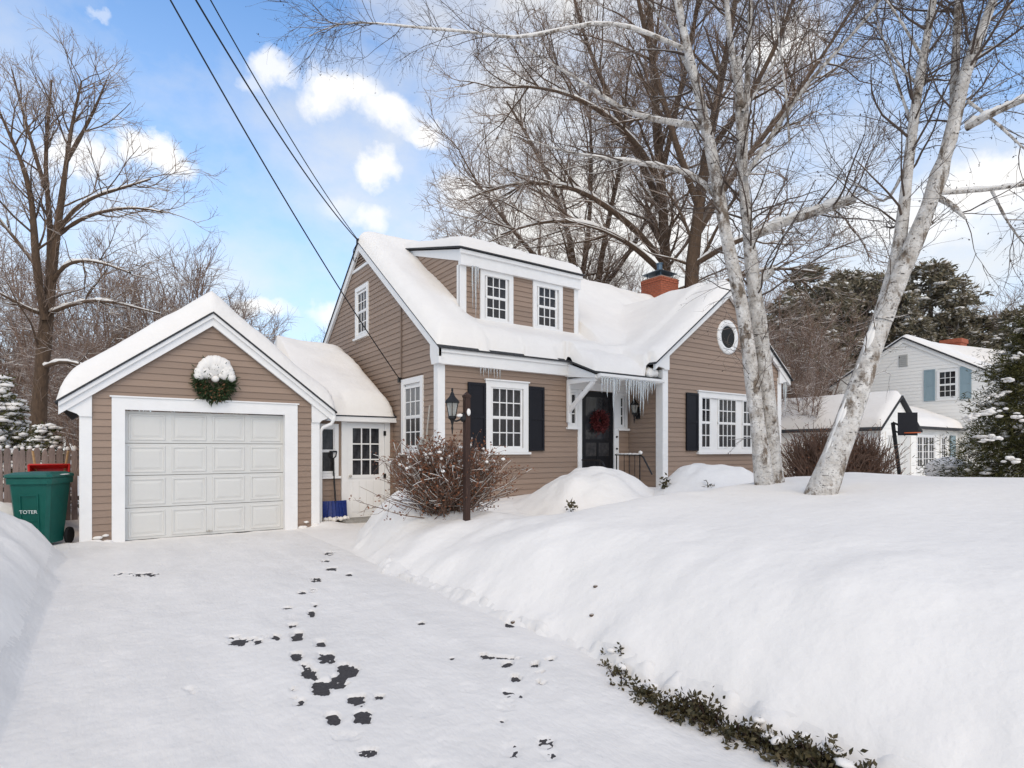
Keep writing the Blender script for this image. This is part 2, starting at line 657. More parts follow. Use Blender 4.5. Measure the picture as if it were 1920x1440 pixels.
def unit_pane(m):
    return unit_mesh('pane', [(0, -.004, 0), (1, -.004, 0), (1, .004, 0), (0, .004, 0), (0, -.004, 1), (1, -.004, 1), (1, .004, 1), (0, .004, 1)], _F6, m)


PANES = {'glass': unit_pane(M_glass), 'screen': unit_pane(M_screen), 'curtain': unit_pane(M_curtain)}


def place_unit(name, me, fr, u0, u1, v0, v1, w, parent, sy=1.0):
    o = bpy.data.objects.new(name, me)
    C.objects.link(o)
    o.parent = parent
    ORG[o.name] = org(parent)
    b = fr.board(u0, u1, v0)
    L = np.array(b) + np.array(fr.n) * w - org(parent)
    o.location = L
    o.rotation_euler = (0, 0, fr.rot)
    o.scale = (u1 - u0, sy, v1 - v0)
    return o


def clapboards(fr, parent, v0, v1, expo, span, holes=(), me=CLAP, minlen=0.06):
    """courses of clapboards between the heights v0 and v1; span(v) gives (u0,u1); holes are (u0,u1,v0,v1)"""
    n = 0
    v = v0
    while v < v1 - 1e-6:
        t = min(v + expo, v1)
        u0, u1 = span((v + t) / 2)
        cuts = sorted((h[0], h[1]) for h in holes if h[2] < t - .3 * expo and h[3] > v + .3 * expo)
        segs, a = [], u0
        for c0, c1 in cuts:
            if c0 > a:
                segs.append((a, min(c0, u1)))
            a = max(a, c1)
        if a < u1:
            segs.append((a, u1))
        for a, b in segs:
            if b - a > minlen:
                place_unit('clapboard', me, fr, a, b, v, t, 0.0, parent)
                n += 1
        v = t
    return n


def window(fr, parent, u0, u1, v0, v1, sashes, casing=0.10, sill=True, head=0.0, kinds=('glass', 'screen'), name='window', mtrim=None, proud=0.045):
    """casing as the window part; sash, muntin, sill and every pane as its sub-parts"""
    mt = mtrim or M_trim
    m = MB()
    wbox(m, fr, u0, u0 + casing, v0, v1, 0, proud)
    wbox(m, fr, u1 - casing, u1, v0, v1, 0, proud)
    wbox(m, fr, u0 + casing, u1 - casing, v1 - casing, v1, 0, proud)
    wbox(m, fr, u0 + casing, u1 - casing, v0, v0 + casing * .6, 0, proud)
    if head:
        wbox(m, fr, u0 - .02, u1 + .02, v1 + .001, v1 + head, 0, proud + .03)
    W = m.build(name, mt, parent)
    if sill:
        s = MB()
        wbox(s, fr, u0 - .04, u1 + .04, v0 - .05, v0 - .002, 0, proud + .045)
        s.build('sill', mt, W)
    sm, mm = MB(), MB()
    wbox(sm, fr, u0 + casing, u1 - casing, v0 + casing * .6, v1 - casing, -.0115, -.006)
    for si, (a, b, c, d, cols, rows, kind) in enumerate(sashes):
        f = 0.045
        q0, q1 = -.005 + .0006 * (si % 2), (.018, .024)[si % 2]      # the upper sash stands a little proud of the lower
        wbox(sm, fr, a - f, a, c - f, d + f, q0, q1)
        wbox(sm, fr, b, b + f, c - f, d + f, q0, q1)
        wbox(sm, fr, a, b, c - f, c, q0, q1)
        wbox(sm, fr, a, b, d, d + f, q0, q1)
        bw = 0.022
        for i in range(1, cols):
            x = a + (b - a) * i / cols
            wbox(mm, fr, x - bw / 2, x + bw / 2, c, d, -.01, .014)
        for j in range(1, rows):
            z = c + (d - c) * j / rows
            wbox(mm, fr, a, b, z - bw / 2, z + bw / 2, -.011, .012)
        for i in range(cols):
            for j in range(rows):
                place_unit('pane', PANES[kind], fr, a + (b - a) * i / cols, a + (b - a) * (i + 1) / cols, c + (d - c) * j / rows, c + (d - c) * (j + 1) / rows, -.001, W)
    sm.build('sash', mt, W)
    if mm.v:
        mm.build('muntin', mt, W)
    return W


def copy_tree(o, parent=None, me=True):
    c = o.copy()
    C.objects.link(c)
    ORG[c.name] = ORG[o.name]
    if parent is not None:
        c.parent = parent
    for ch in list(o.children):
        copy_tree(ch, c)
    return c

# ================================================================== ground
EDGE_Y = [-50, 6.9, 8.4, 9.7, 10.7, 11.4, 30]
EDGE_X = [2.86, 2.86, 3.06, 3.62, 4.35, 5.0, 5.0]


def height(X, Y):
    """snow surface over the whole plot: trodden driveway between two ploughed banks, raised lawn"""
    X, Y = np.asarray(X, float), np.asarray(Y, float)
    xe = np.interp(Y, EDGE_Y, EDGE_X) + .07 * fbm(Y * .9, Y * 0 + 3.3, 5, 3)
    d = X - xe
    dd = np.clip(d, 0, None)
    steep = .95 - .35 * smooth01(Y, 1.5, 4.5)
    A_ = .50 + .20 * (1 - smooth01(Y, 4.6, 6.4))
    hr = A_ * (1 - np.exp(-(dd / .62) ** 1.3)) + (.101 - .035 * (1 - smooth01(Y, 4.6, 6.4))) * np.minimum(dd, 5.6)
    hr = hr - .42 * smooth01(Y, 4.9, 6.7) * smooth01(X, 4.1, 6.0) + .10 * smooth01(Y, 8.4, 9.3) * (1 - smooth01(X, 8, 9))
    hr = hr - .11 * np.clip(X - 11.3, 0, 7.6)
    hr = hr + .035 * fbm(X * .55, Y * .55, 11, 3) * smooth01(d, .3, 1.5)
    hr = hr + .034 * fbm(X * 1.9, Y * 1.9, 21, 4) * smooth01(d, -.05, .25) * (1 - smooth01(d, .7, 2.6)) + .07 * np.clip(fbm(X * 4, Y * 4, 25, 3), 0, 1) * np.exp(-((d - .06) / .2) ** 2)
    hr = np.maximum(hr, .02 * smooth01(d, 0, .1))
    hr = hr + .24 * np.exp(-((d - .75) / .5) ** 2) * smooth01(Y, 7.0, 8.3) * (d > 0) * smooth01(d, 0, .3)
    hr = hr + .035 * fbm(X * 1.5, Y * 1.5, 51, 4) * smooth01(d, .4, 1.2) * smooth01(Y, 4.6, 6) * (1 - smooth01(X, 9, 10))
    # left bank, with a pocket cleared for the bin
    xl = -.42 + .05 * fbm(Y * 1.1, Y * 0 + 9.1, 8, 3)
    e = np.clip(xl - X, 0, None)
    hl = .95 * (1 - np.exp(-(e / .60) ** 1.25)) + .03 * np.minimum(e, 6)
    pocket = smooth01(X, -1.75, -1.45) * smooth01(Y, 10.35, 10.75) * (1 - smooth01(Y, 11.75, 12.0))
    hl = hl * (1 - .38 * smooth01(Y, 11.0, 13.0))
    hl = hl * (1 - pocket) + .02 * pocket
    hl = hl + (.07 * fbm(X * 1.6, Y * 1.6, 31, 5) + .02 * np.abs(fbm(X * 5, Y * 5, 33, 2))) * smooth01(e, .05, .4) * (1 - pocket)
    z = np.where(d > 0, hr, 0) + np.where(e > 0, hl, 0)
    drive = (1 - smooth01(d, -.2, .02)) * (1 - smooth01(e, 0, .12))
    for tx in (.62, 2.08):                      # faint wheel tracks under the fresh snow
        z = z - drive * .007 * np.exp(-((X - tx - .05 * np.sin(Y * .6)) / .13) ** 4)
    z = z + drive * (.004 + .006 * fbm(X * 1.3, Y * 1.3, 41, 4) + .004 * fbm(X * 6, Y * 6, 45, 3))
    # wind-packed heap against garage corners and the breezeway step
    z = z + .07 * np.exp(-(((X + .2) / .35) ** 2 + ((Y - 11.2) / .2) ** 2)) + .10 * np.exp(-(((X - 3.62) / .28) ** 2 + ((Y - 11.35) / .3) ** 2))
    # behind the houses and down the street the plot levels off
    far = smooth01(np.hypot(X - 4, Y - 6), 26, 60)
    return z * (1 - far) + .2 * far


def grid_mesh(name, xs, ys, z, m, **kw):
    nx, ny = len(xs), len(ys)
    XX, YY = np.meshgrid(xs, ys, indexing='ij')
    V = np.stack([XX, YY, z], -1).reshape(-1, 3)
    i = np.arange(nx * ny).reshape(nx, ny)
    Q = np.stack([i[:-1, :-1], i[1:, :-1], i[1:, 1:], i[:-1, 1:]], -1).reshape(-1, 4)
    return npmesh(name, V, [Q], m, **kw)


def lines(a, b, step, lo, hi):
    c = list(np.arange(a, b + 1e-6, step))
    s, x = step, a
    L = []
    while x > lo:
        s *= 1.25
        x -= s
        L.append(x)
    s, x = step, c[-1]
    Rr = []
    while x < hi:
        s *= 1.25
        x += s
        Rr.append(x)
    return np.array(L[::-1] + c + Rr)


PX0, PX1, PY0, PY1 = -.55, 2.98, 1.0, 11.2        # finely meshed part of the driveway
gx, gy = lines(-4, 17, .07, -420, 480), lines(-1.5, 12.4, .07, -60, 700)
GX, GY = np.meshgrid(gx, gy, indexing='ij')
gz = height(GX, GY)
inside = np.minimum(np.minimum(GX - PX0, PX1 - GX), np.minimum(GY - PY0, PY1 - GY))
gz = gz - .12 * smooth01(inside, .02, .3)
tag(grid_mesh('snowy_ground', gx, gy, gz, M_snow), 'smooth deep snow over the lawn and banks', kind='structure')

# prints and bare spots: x, y, half width, half height in photo pixels, how far worn, raggedness
PRINTS = [(557, 1193, 13, 11, 1, .35), (599, 1208, 14, 8, 1, .4), (610, 1233, 19, 14, 1, .5), (557, 1232, 13, 9, 1, .8), (652, 1257, 20, 14, 1, .6),
          (580, 1263, 18, 10, 1, .5), (632, 1279, 20, 14, 1, .6), (602, 1288, 20, 17, 1, .25), (670, 1312, 18, 10, 1, .6), (683, 1343, 21, 14, 1, .4),
          (624, 1348, 14, 12, 1, .6), (710, 1306, 9, 5, 1, .7), (517, 1195, 9, 6, 1, .5), (462, 1200, 40, 10, 1, 1.35), (584, 1151, 8, 7, 1, .4),
          (549, 1175, 11, 6, 1, .9), (538, 1140, 11, 3, 1, .7), (622, 1067, 12, 4, 1, .9), (610, 1051, 9, 4, 1, .8), (618, 1037, 11, 4, 1, .9),
          (655, 1077, 8, 3, 1, .6), (592, 1086, 10, 5, 1, 1.2), (566, 1111, 9, 4, 1, .9), (589, 1107, 9, 4, 1, 1.1), (551, 1291, 10, 7, 1, 1.1),
          (557, 1317, 14, 9, 1, 1.3), (914, 1231, 16, 5, 1, .9), (952, 1233, 24, 4, 1, .9), (949, 1246, 12, 7, 1, .9), (967, 1272, 10, 6, 1, .9), (590, 1135, 8, 4, 1, 1.0),
          (1032, 1237, 12, 5, 1, .7), (1003, 1248, 8, 6, 1, .9), (1015, 1279, 9, 5, 1, .9), (961, 1170, 14, 5, 1, .6), (790, 1168, 8, 3, 1, .7),
          (255, 1077, 46, 5, 1, 1.15), (1016, 1262, 10, 4, 1, 1.1), (575, 1247, 14, 6, 1, 1.2), (848, 1233, 6, 3, 1, .7),
          (952, 1324, 20, 16, .35, .7), (961, 1299, 22, 8, .35, .7), (956, 1405, 22, 12, .3, .7), (1023, 1390, 16, 11, .35, .6), (1034, 1416, 18, 11, .35, .6),
          (914, 1430, 22, 9, .25, .7), (808, 1434, 24, 8, .25, .7), (941, 1352, 10, 8, .4, .6), (545, 1158, 9, 6, .3, .7), (690, 1409, 20, 9, .6, 1.2),
          (355, 1295, 12, 7, .4, .9), (845, 1395, 26, 14, .15, .6), (820, 1330, 22, 10, .15, .6), (880, 1290, 20, 9, .15, .6), (650, 1380, 26, 8, .35, 1.1)]
fx, fy = np.arange(PX0, PX1 + 1e-6, .0145), np.arange(PY0, PY1 + 1e-6, .0145)
FX, FY = np.meshgrid(fx, fy, indexing='ij')
fz = height(FX, FY)
zc = FX * FW[0] + FY * FW[1]
zc = np.maximum(zc, .3)
pxx = CX + FPX * (FX * RX[0] + FY * RX[1]) / zc
pyy = HY + FPX * EYE / zc
rag = fbm(FX * 14, FY * 14, 61, 3)
rag2 = fbm(FX * 40, FY * 40, 67, 2)
rag3 = fbm(FX * 60, FY * 60, 69, 1)
for (x, y, w, h, deep, rg) in PRINTS:
    bx = np.abs(pxx - x) < w * 2
    i0, i1 = np.where(bx.any(1))[0][[0, -1]]
    sl = (slice(i0, i1 + 1), slice(None))
    e = 1 - np.abs((pxx[sl] - x) / w) ** 3 - np.abs((pyy[sl] - y) / h) ** 3
    k = np.clip(e + .25, 0, 1) if rg < 1 else np.clip(e, 0, 1)
    e = e + (.25 + rg) * (.75 * rag[sl] + .55 * rag2[sl]) - (.45 if rg > 1 else .12 + .1 * rg)
    f = smooth01(e, -.25, .6) * (k > 0) * np.clip(.95 + .45 * rag3[sl], .2, 1.15)
    fz[sl] = fz[sl] * (1 - f * deep) + (-.034) * f * deep
# pressed grain of swept snow
fz = fz + .0018 * rag2 * (1 - smooth01(FX, 2.5, 3.0)) * (fz > -.004) + .003 * fbm(FX * 9, FY * 2.5, 71, 3)
tag(grid_mesh('driveway_snow', fx, fy, fz, M_snowfine), 'thin trodden snow with bare footprints on the driveway', kind='structure')
mb = MB().box(-.75, 3.0, 1.0, 11.2, -.12, -.014)
tag(mb.build('driveway', M_asphalt), 'black asphalt showing through footprints', kind='structure')

# ================================================================== the house
YG, YB, XW, YM, XE, YE, YD, XD = 11.34, 11.85, 5.21, 9.78, 10.35, 8.73, 10.65, 6.2
house = empty('house', (8, 12, 0), 'taupe clapboard house with attached garage, dormer and white trim under deep snow', 'house')
EXPO = 0.1115


def part(mb, name, m, parent=None, **kw):
    return mb.build(name, m, parent if parent is not None else house, **kw)


def hole_of(*a):
    return a


# ---- garage front
fg = Front(YG)
A0, A1, AP, AZ, SL = -.27, 3.44, 1.585, 3.66, .767
wall = MB()
wpoly(wall, fg, [(A0, -.1), (.18, -.1), (.18, 2.30), (2.98, 2.30), (2.98, -.1), (A1, -.1), (A1, 2.2), (AP, AZ), (A0, 2.2)], -.16, -.012)
gw = part(wall, 'garage_wall', M_siding)


def gspan(v):
    if v < 2.25:
        return (A0 + .13, A1 - .13)
    k = (3.72 - v) / SL
    return (max(A0 + .13, AP - k), min(A1 - .13, AP + k))


clapboards(fg, gw, -.02, 3.66, EXPO, gspan, [(.14, 3.03, -1, 2.33)])
m = MB()
wbox(m, fg, A0 - .005, A0 + .15, -.05, 2.1, -.1, .03)
m.box(A0 - .012, A0 + .04, YG - .012, YG + .16, -.05, 2.1)
part(m, 'corner_board', M_trim)
m = MB()
wbox(m, fg, A1 - .15, A1 + .005, -.05, 2.1, -.1, .03)
m.box(A1 - .04, A1 + .012, YG - .012, YG + .16, -.05, 2.1)
part(m, 'corner_board', M_trim)
m = MB()   # eave returns
wpoly(m, fg, [(-.50, 2.215), (-.12, 2.50), (-.12, 2.02), (-.275, 2.02), (-.31, 2.06), (-.50, 2.14)], -.02, .06)
part(m, 'eave_return', M_trim)
m = MB()
wpoly(m, fg, [(3.67, 2.215), (3.29, 2.50), (3.29, 2.02), (3.445, 2.02), (3.48, 2.06), (3.67, 2.14)], -.02, .06)
part(m, 'eave_return', M_trim)
for sgn in (-1, 1):
    m = MB()
    e = AP + sgn * 2.12
    wpoly(m, fg, [(AP, 3.855), (e, 3.855 - SL * 2.12), (e, 3.855 - SL * 2.12 - .19), (AP, 3.855 - .20)], .035, .10)
    wpoly(m, fg, [(AP, 3.858), (e, 3.858 - SL * 2.12), (e, 3.858 - SL * 2.12 - .07), (AP, 3.858 - .07)], .10, .145)
    part(m, 'rake_board', M_trim)
    m = MB()
    m.prism([(AP, YG - .17, 3.888), (AP + sgn * 2.16, YG - .17, 3.888 - SL * 2.16), (AP + sgn * 2.16, YG - .17, 3.861 - SL * 2.16), (AP, YG - .17, 3.861)], (0, 6.4, 0))
    part(m, 'garage_roof', M_shingle)
# side and back of the garage
m = MB().box(A0, A0 + .1, YG + .16, 17.5, -.1, 2.25).box(A1 - .1, A1, YG + .16, 17.5, -.1, 2.25).box(A0 + .1, A1 - .1, 17.4, 17.5, -.1, 2.25)
part(m, 'garage_side_wall', M_siding)
m = MB()
wbox(m, fg, .137, .315, -.03, 2.345, -.1, .04)
wbox(m, fg, 2.80, 3.03, -.03, 2.345, -.1, .04)
wbox(m, fg, .315, 2.80, 2.15, 2.345, -.1, .04)
wbox(m, fg, .11, 3.057, 2.346, 2.37, -.02, .06)
part(m, 'garage_door_frame', M_trim)
m = MB()
for i in range(4):
    wbox(m, fg, .315, 2.80, .005 + i * .535, .535 * (i + 1) - .004, -.135, -.10)
gd = part(m, 'garage_door', M_gdoor)
pm = bpy.data.meshes.new('panel')
fv, ff = [], []
MBp = MB()
pw, ph = .621, .535
a, b = .075, .12
ring = lambda i, y: [(i, y, i), (pw - i, y, i), (pw - i, y, ph - i), (i, y, ph - i)]
vs = ring(.045, 0) + ring(.055, -.012) + ring(.075, -.012) + ring(.085, .004) + ring(.135, -.009)
fs = []
for r in range(4):
    for k in range(4):
        fs.append((r * 4 + k, r * 4 + (k + 1) % 4, r * 4 + 4 + (k + 1) % 4, r * 4 + 4 + k))
fs.append((16, 17, 18, 19))
pm.from_pydata(vs, [], fs)
pm.materials.append(M_gdoor)
for i in range(4):
    for j in range(4):
        o = bpy.data.objects.new('panel', pm)
        C.objects.link(o)
        o.parent = gd
        o.location = np.array((.315 + i * .62125, YG + .10 - .0005, j * .535)) - org(gd)
m = MB()
wbox(m, fg, 1.50, 1.60, .06, .075, -.10, -.07)
wbox(m, fg, 1.545, 1.555, .05, .09, -.10, -.06)
m.build('handle', M_meter, gd)
m = MB()
wbox(m, fg, .32, 2.80, -.02, .01, -.13, -.095)
m.build('rubber_seal', M_rubber, gd)

# ---- breezeway
fb = Front(YB)
m = MB()
wbox(m, fb, A1, XW, -.1, 2.25, -.15, -.012)
bw = part(m, 'breezeway_wall', M_siding)
clapboards(fb, bw, 0, 2.12, EXPO, lambda v: (A1 + .01, XW - .005), [(3.44, 3.99, .95, 2.03), (4.04, 5.12, -1, 2.2)])
window(fb, house, 3.47, 3.985, .96, 2.025, [(3.585, 3.88, 1.06, 1.445, 1, 1, 'screen'), (3.585, 3.88, 1.50, 1.915, 1, 1, 'glass')], casing=.085)
m = MB()
wbox(m, fb, 4.05, 4.165, .03, 2.09, -.02, .035)
wbox(m, fb, 4.995, 5.115, .03, 2.09, -.02, .035)
wbox(m, fb, 4.165, 4.995, 2.065, 2.09, -.02, .035)
part(m, 'side_door_frame', M_trim)
m = MB()
wbox(m, fb, 4.17, 4.99, .08, .96, -.011, .018)
wbox(m, fb, 4.17, 4.29, .96, 2.06, -.011, .018)
wbox(m, fb, 4.87, 4.99, .96, 2.06, -.011, .018)
wbox(m, fb, 4.29, 4.87, 1.95, 2.06, -.011, .018)
wbox(m, fb, 4.20, 4.96, .90, .97, .018, .03)
sdoor = part(m, 'side_door', M_trim)
m = MB()
for i in (1, 2):
    x = 4.29 + .58 * i / 3
    z = .96 + .99 * i / 3
    wbox(m, fb, x - .013, x + .013, .96, 1.95, -.01, .016)
    wbox(m, fb, 4.29, 4.87, z - .013, z + .013, -.0102, .014)
m.build('muntin', M_trim, sdoor)
for i in range(3):
    for j in range(3):
        place_unit('pane', PANES['glass'], fb, 4.29 + .58 * i / 3, 4.29 + .58 * (i + 1) / 3, .96 + .33 * j, .96 + .33 * (j + 1), -.002, sdoor)
for i in range(4):
    m = MB()
    wbox(m, fb, 4.275 + i * .155, 4.275 + i * .155 + .145, .20, .84, .0175, .028)
    m.build('plank', M_trim, sdoor)
m = MB().lathe((0, 0, 0), [(.018, 0), (.012, .03), (.03, .045), (.03, .065), (.012, .075)], 8)
R_ = Matrix.Rotation(math.pi / 2, 4, 'X')
m.v = [tuple(R_ @ Vector(p) + Vector((4.225, YB - .018, .95))) for p in m.v]
m.build('handle', M_meter, sdoor)
for z in (.93, 1.85, .25):
    m = MB()
    wbox(m, fb, 4.965, 5.02, z - .05, z + .05, .0355, .045)
    m.build('hinge', M_iron, sdoor)
m = MB().box(4.0, 5.15, YB - .42, YB, -.08, .075)
part(m, 'door_step', M_stone)
m = MB()
m.box(A1 + .25, XW - .003, YB - .19, YB - .15, 2.08, 2.205).box(A1 + .02, XW - .003, YB - .15, YB - .005, 2.095, 2.13)
part(m, 'breezeway_fascia', M_trim)
m = MB()
m.prism([(A1 - .02, YB - .20, 2.21), (A1 - .02, 14.6, 2.21 + .55 * 2.95), (A1 - .02, 14.6, 2.18 + .55 * 2.95), (A1 - .02, YB - .20, 2.18)], (XW - A1 + .015, 0, 0))
m.prism([(A1 - .02, 17.55, 2.21), (A1 - .02, 14.6, 2.21 + .55 * 2.95), (A1 - .02, 14.6, 2.16 + .55 * 2.95), (A1 - .02, 17.55, 2.16)], (XW - A1 + .015, 0, 0))
part(m, 'breezeway_roof', M_shingle)
m = MB().tube([(3.70, YG - .10, 2.22), (3.71, YG - .10, 2.10), (3.66, YG - .07, 2.0), (3.52, YG + .0, 1.93), (3.485, YG + .04, 1.86), (3.485, YG + .05, 0.05)], .036, 8)
part(m, 'downspout', M_trim, smooth=True)

# ---- main block, gable side (faces -X)
fs_ = Side(XW)
RY, RZ, RS = 13.75, 6.58, .757


def mroof(y):
    return RZ - RS * abs(y - RY)


m = MB()
wpoly(m, fs_, [(YM, .2), (17.72, .2), (17.72, 3.40), (RY, 6.42), (YM, 3.40)], -.15, -.012)
gab = part(m, 'gable_wall', M_siding)


def sspan(v):
    if v < 3.35:
        return (YM + .12, 17.72)
    k = (6.46 - v) / RS
    return (max(YM + .12, RY - k), RY + k)


# the breezeway roof hides the lower back part; only the boards in sight are laid one by one
def sspan_seen(v):
    a, b = sspan(v)
    if v < 2.25:
        b = min(b, YB + .02)
    elif v < 3.9:
        b = min(b, YB - .2 + (v - 2.1) / .55)
    return (a, b)


WL = (10.36, 11.36, 1.44, 2.97)
WU = (13.235, 14.09, 4.25, 5.50)
clapboards(fs_, gab, .45, 6.36, EXPO, sspan_seen, [(WL[0] + .03, WL[1] - .03, WL[2], WL[3] - .03), (WU[0] + .03, WU[1] - .03, WU[2], WU[3] - .03), (13.15, 14.2, 5.95, 7)])
window(fs_, house, *WL, [(10.52, 11.20, 1.585, 2.135, 3, 2, 'screen'), (10.52, 11.20, 2.20, 2.76, 3, 2, 'curtain')], casing=.115, name='gable_window')
window(fs_, house, *WU, [(13.385, 13.94, 4.38, 4.84, 3, 2, 'screen'), (13.385, 13.94, 4.90, 5.32, 3, 2, 'glass')], casing=.105, name='gable_window')
# louvred vent under the peak
m = MB()
wbox(m, fs_, 13.08, 14.42, 5.93, 5.995, 0, .035)
vent = part(m, 'gable_vent', M_trim)
for k in range(5):
    z = 6.01 + k * .075
    h = (6.44 - z) / RS
    m = MB()
    m.add([(XW - .004, RY - h, z + .07), (XW - .004, RY + h, z + .07), (XW - .03, RY + h, z), (XW - .03, RY - h, z)], [(0, 1, 2, 3)])
    m.add([(XW - .031, RY - h, z), (XW - .031, RY + h, z), (XW - .031, RY + h, z + .008), (XW - .031, RY - h, z + .008)], [(0, 1, 2, 3)])
    m.build('slat', M_siding, vent)
for sgn in (-1, 1):
    m = MB()
    e = RY + sgn * 4.14
    ez = RZ - .03 - RS * 4.14
    wpoly(m, fs_, [(RY, RZ - .03), (e, ez), (e, ez - .17), (RY, RZ - .03 - .19)], .026, .085)
    part(m, 'rake_board', M_trim)
m = MB()
wbox(m, fs_, YM - .012, YM + .13, .3, 3.34, -.05, .03)
wpoly(m, fs_, [(YM - .17, 3.42), (YM + .19, 3.64), (YM + .19, 3.30), (YM + .13, 3.12), (YM - .17, 3.12)], .027, .08)
part(m, 'corner_board', M_trim)
ov = .10
for sgn, y1 in ((-1, RY - 4.17), (1, RY + 4.17)):
    m = MB()
    z1 = RZ - RS * 4.17
    if sgn < 0:    # front slope, three strips round the dormer
        for x0, x1, ya in ((XW - ov, XD + .1, RY), (XD + .1, 9.35, 10.75), (9.35, 16.35, RY)):
            m.prism([(x0, ya, mroof(ya)), (x0, y1, z1), (x0, y1, z1 - .03), (x0, ya, mroof(ya) - .03)], (x1 - x0, 0, 0))
    else:
        m.prism([(XW - ov, RY, RZ), (XW - ov, y1, z1), (XW - ov, y1, z1 - .03), (XW - ov, RY, RZ - .03)], (16.35 - XW + ov, 0, 0))
    part(m, 'main_roof', M_shingle)
m = MB().box(XW, 16.3, 17.62, 17.72, .2, 3.4).box(16.2, 16.3, YM, 17.62, .2, 3.4)
m.prism([(16.2, YM, 3.4), (16.2, RY, 6.4), (16.2, 17.7, 3.4)], (.1, 0, 0))
part(m, 'rear_wall', M_siding)

# ---- main block, front
fm = Front(YM)
m = MB()
wbox(m, fm, XW, 16.3, .2, 3.45, -.15, -.012)
mw = part(m, 'front_wall', M_siding)
DX0, DX1 = 8.70, 9.98
clapboards(fm, mw, .45, 3.14, EXPO, lambda v: (XW + .12, XE - .02), [(6.28, 7.28, 1.43, 2.87), (8.42, 10.27, 1.99, 3.3), (8.70, 9.98, -1, 2.2)])
m = MB()
wbox(m, fm, XW - .028, XW + .125, .3, 3.115, -.02, .03)
part(m, 'corner_board', M_trim)
m = MB()
wbox(m, fm, XW - .07, 8.42, 3.115, 3.40, .01, .13)
wbox(m, fm, XW - .07, 8.42, 3.33, 3.405, .13, .165)
part(m, 'frieze_board', M_trim)
window(fm, house, 6.25, 7.31, 1.45, 2.885, [(6.43, 7.12, 1.57, 2.12, 4, 2, 'screen'), (6.43, 7.12, 2.18, 2.73, 4, 2, 'glass')], casing=.125, head=.03, name='front_window')


def shutter(fr, u0, u1, v0, v1, mm, parent):
    s = MB()
    wbox(s, fr, u0, u1, v0, v1, .028, .05)
    o = s.build('shutter', mm, parent)
    k = MB()
    a = .055
    for x0, x1 in ((u0, u0 + a), (u1 - a, u1)):
        wbox(k, fr, x0, x1, v0, v1, .0505, .064)
    md = (v0 + v1) / 2
    for z in (v0, md - a / 2, v1 - a):
        wbox(k, fr, u0 + a, u1 - a, z, z + a, .0505, .063)
    k.build('shutter_rail', mm, o)
    return o


shutter(fm, 5.835, 6.245, 1.475, 2.82, M_shutter, house)
shutter(fm, 7.318, 7.725, 1.475, 2.83, M_shutter, house)
# entry: black door between two side lights
m = MB()
wbox(m, fm, 8.70, 8.815, .5, 2.84, -.011, .04)
wbox(m, fm, 9.825, 9.98, .5, 2.84, -.011, .04)
wbox(m, fm, 8.40, 10.29, 2.845, 3.16, -.011, .038)
part(m, 'front_door_frame', M_trim)
for (a, b, g0, g1) in ((8.41, 8.695, 8.53, 8.66), (9.985, 10.28, 10.01, 10.13)):
    window(fm, house, a, b, 2.0, 2.84, [(g0, g1, 2.09, 2.72, 1, 3, 'glass')], casing=.07, name='sidelight', proud=.032)
m = MB()
wbox(m, fm, 8.82, 9.82, .62, .80, -.011, .012)
for a, b in ((8.82, 8.95), (9.69, 9.82)):
    wbox(m, fm, a, b, .80, 2.83, -.011, .012)
wbox(m, fm, 8.95, 9.69, 2.70, 2.83, -.011, .012)
wbox(m, fm, 8.95, 9.69, .80, 1.35, -.011, .006)
wbox(m, fm, 8.95, 9.69, 1.66, 1.74, -.011, .011)
wbox(m, fm, 9.29, 9.35, .80, 1.66, .0065, .015)
fdoor = part(m, 'front_door', M_black)
place_unit('pane', PANES['glass'], fm, 8.95, 9.69, 1.74, 2.70, .002, fdoor)
place_unit('pane', PANES['screen'], fm, 8.95, 9.69, 1.35, 1.66, .001, fdoor)
for z in (1.52, 1.80):
    m = MB().lathe((9.90, YM - .055, z), [(.02, -.02), (.03, 0), (.02, .02)], 8)
    m.build('door_fitting', M_iron, fdoor)
m = MB().box(8.4, 10.3, YM - 1.05, YM, .2, .60)
part(m, 'front_step', M_stone)
# porch roof over the entry
m = MB()
P0, P1 = (9.62, 3.45), (8.74, 3.105)
m.prism([(8.26, P0[0], P0[1]), (8.26, P1[0], P1[1]), (8.26, P1[0], P1[1] - .03), (8.26, P0[0], P0[1] - .03)], (XE - 8.26 - .004, 0, 0))
part(m, 'porch_roof', M_shingle)
m = MB()
m.prism([(8.32, YM - .03, 3.41), (8.32, P1[0] + .05, 3.055), (8.32, P1[0] + .05, 2.985), (8.32, YM - .03, 3.10)], (.05, 0, 0))
m.box(8.37, XE - .005, P1[0] + .03, P1[0] + .075, 2.97, 3.055)
m.box(8.37, XE - .005, P1[0] + .075, YM - .04, 3.02, 3.04)
part(m, 'porch_fascia', M_trim)
m = MB()
for k in range(13):
    g = math.pi * k / 12
m.prism([(8.36, P1[0] - .07, 3.07), (8.36, P1[0] - .065, 3.02), (8.36, P1[0] - .03, 2.985), (8.36, P1[0] + .01, 2.99), (8.36, P1[0] + .028, 3.07)], (XE - 8.36 - .006, 0, 0))
part(m, 'gutter', M_trim)
m = MB()
m.box(8.36, 8.425, YM - .10, YM - .036, 2.10, 3.02)
m.box(8.36, 8.425, YM - .95, YM - .10, 2.93, 3.015)
m.prism([(8.37, YM - .10, 2.30), (8.37, YM - .10, 2.43), (8.37, YM - .80, 2.93), (8.37, YM - .88, 2.93), (8.37, YM - .88, 2.88)], (.05, 0, 0))
part(m, 'porch_bracket', M_trim)

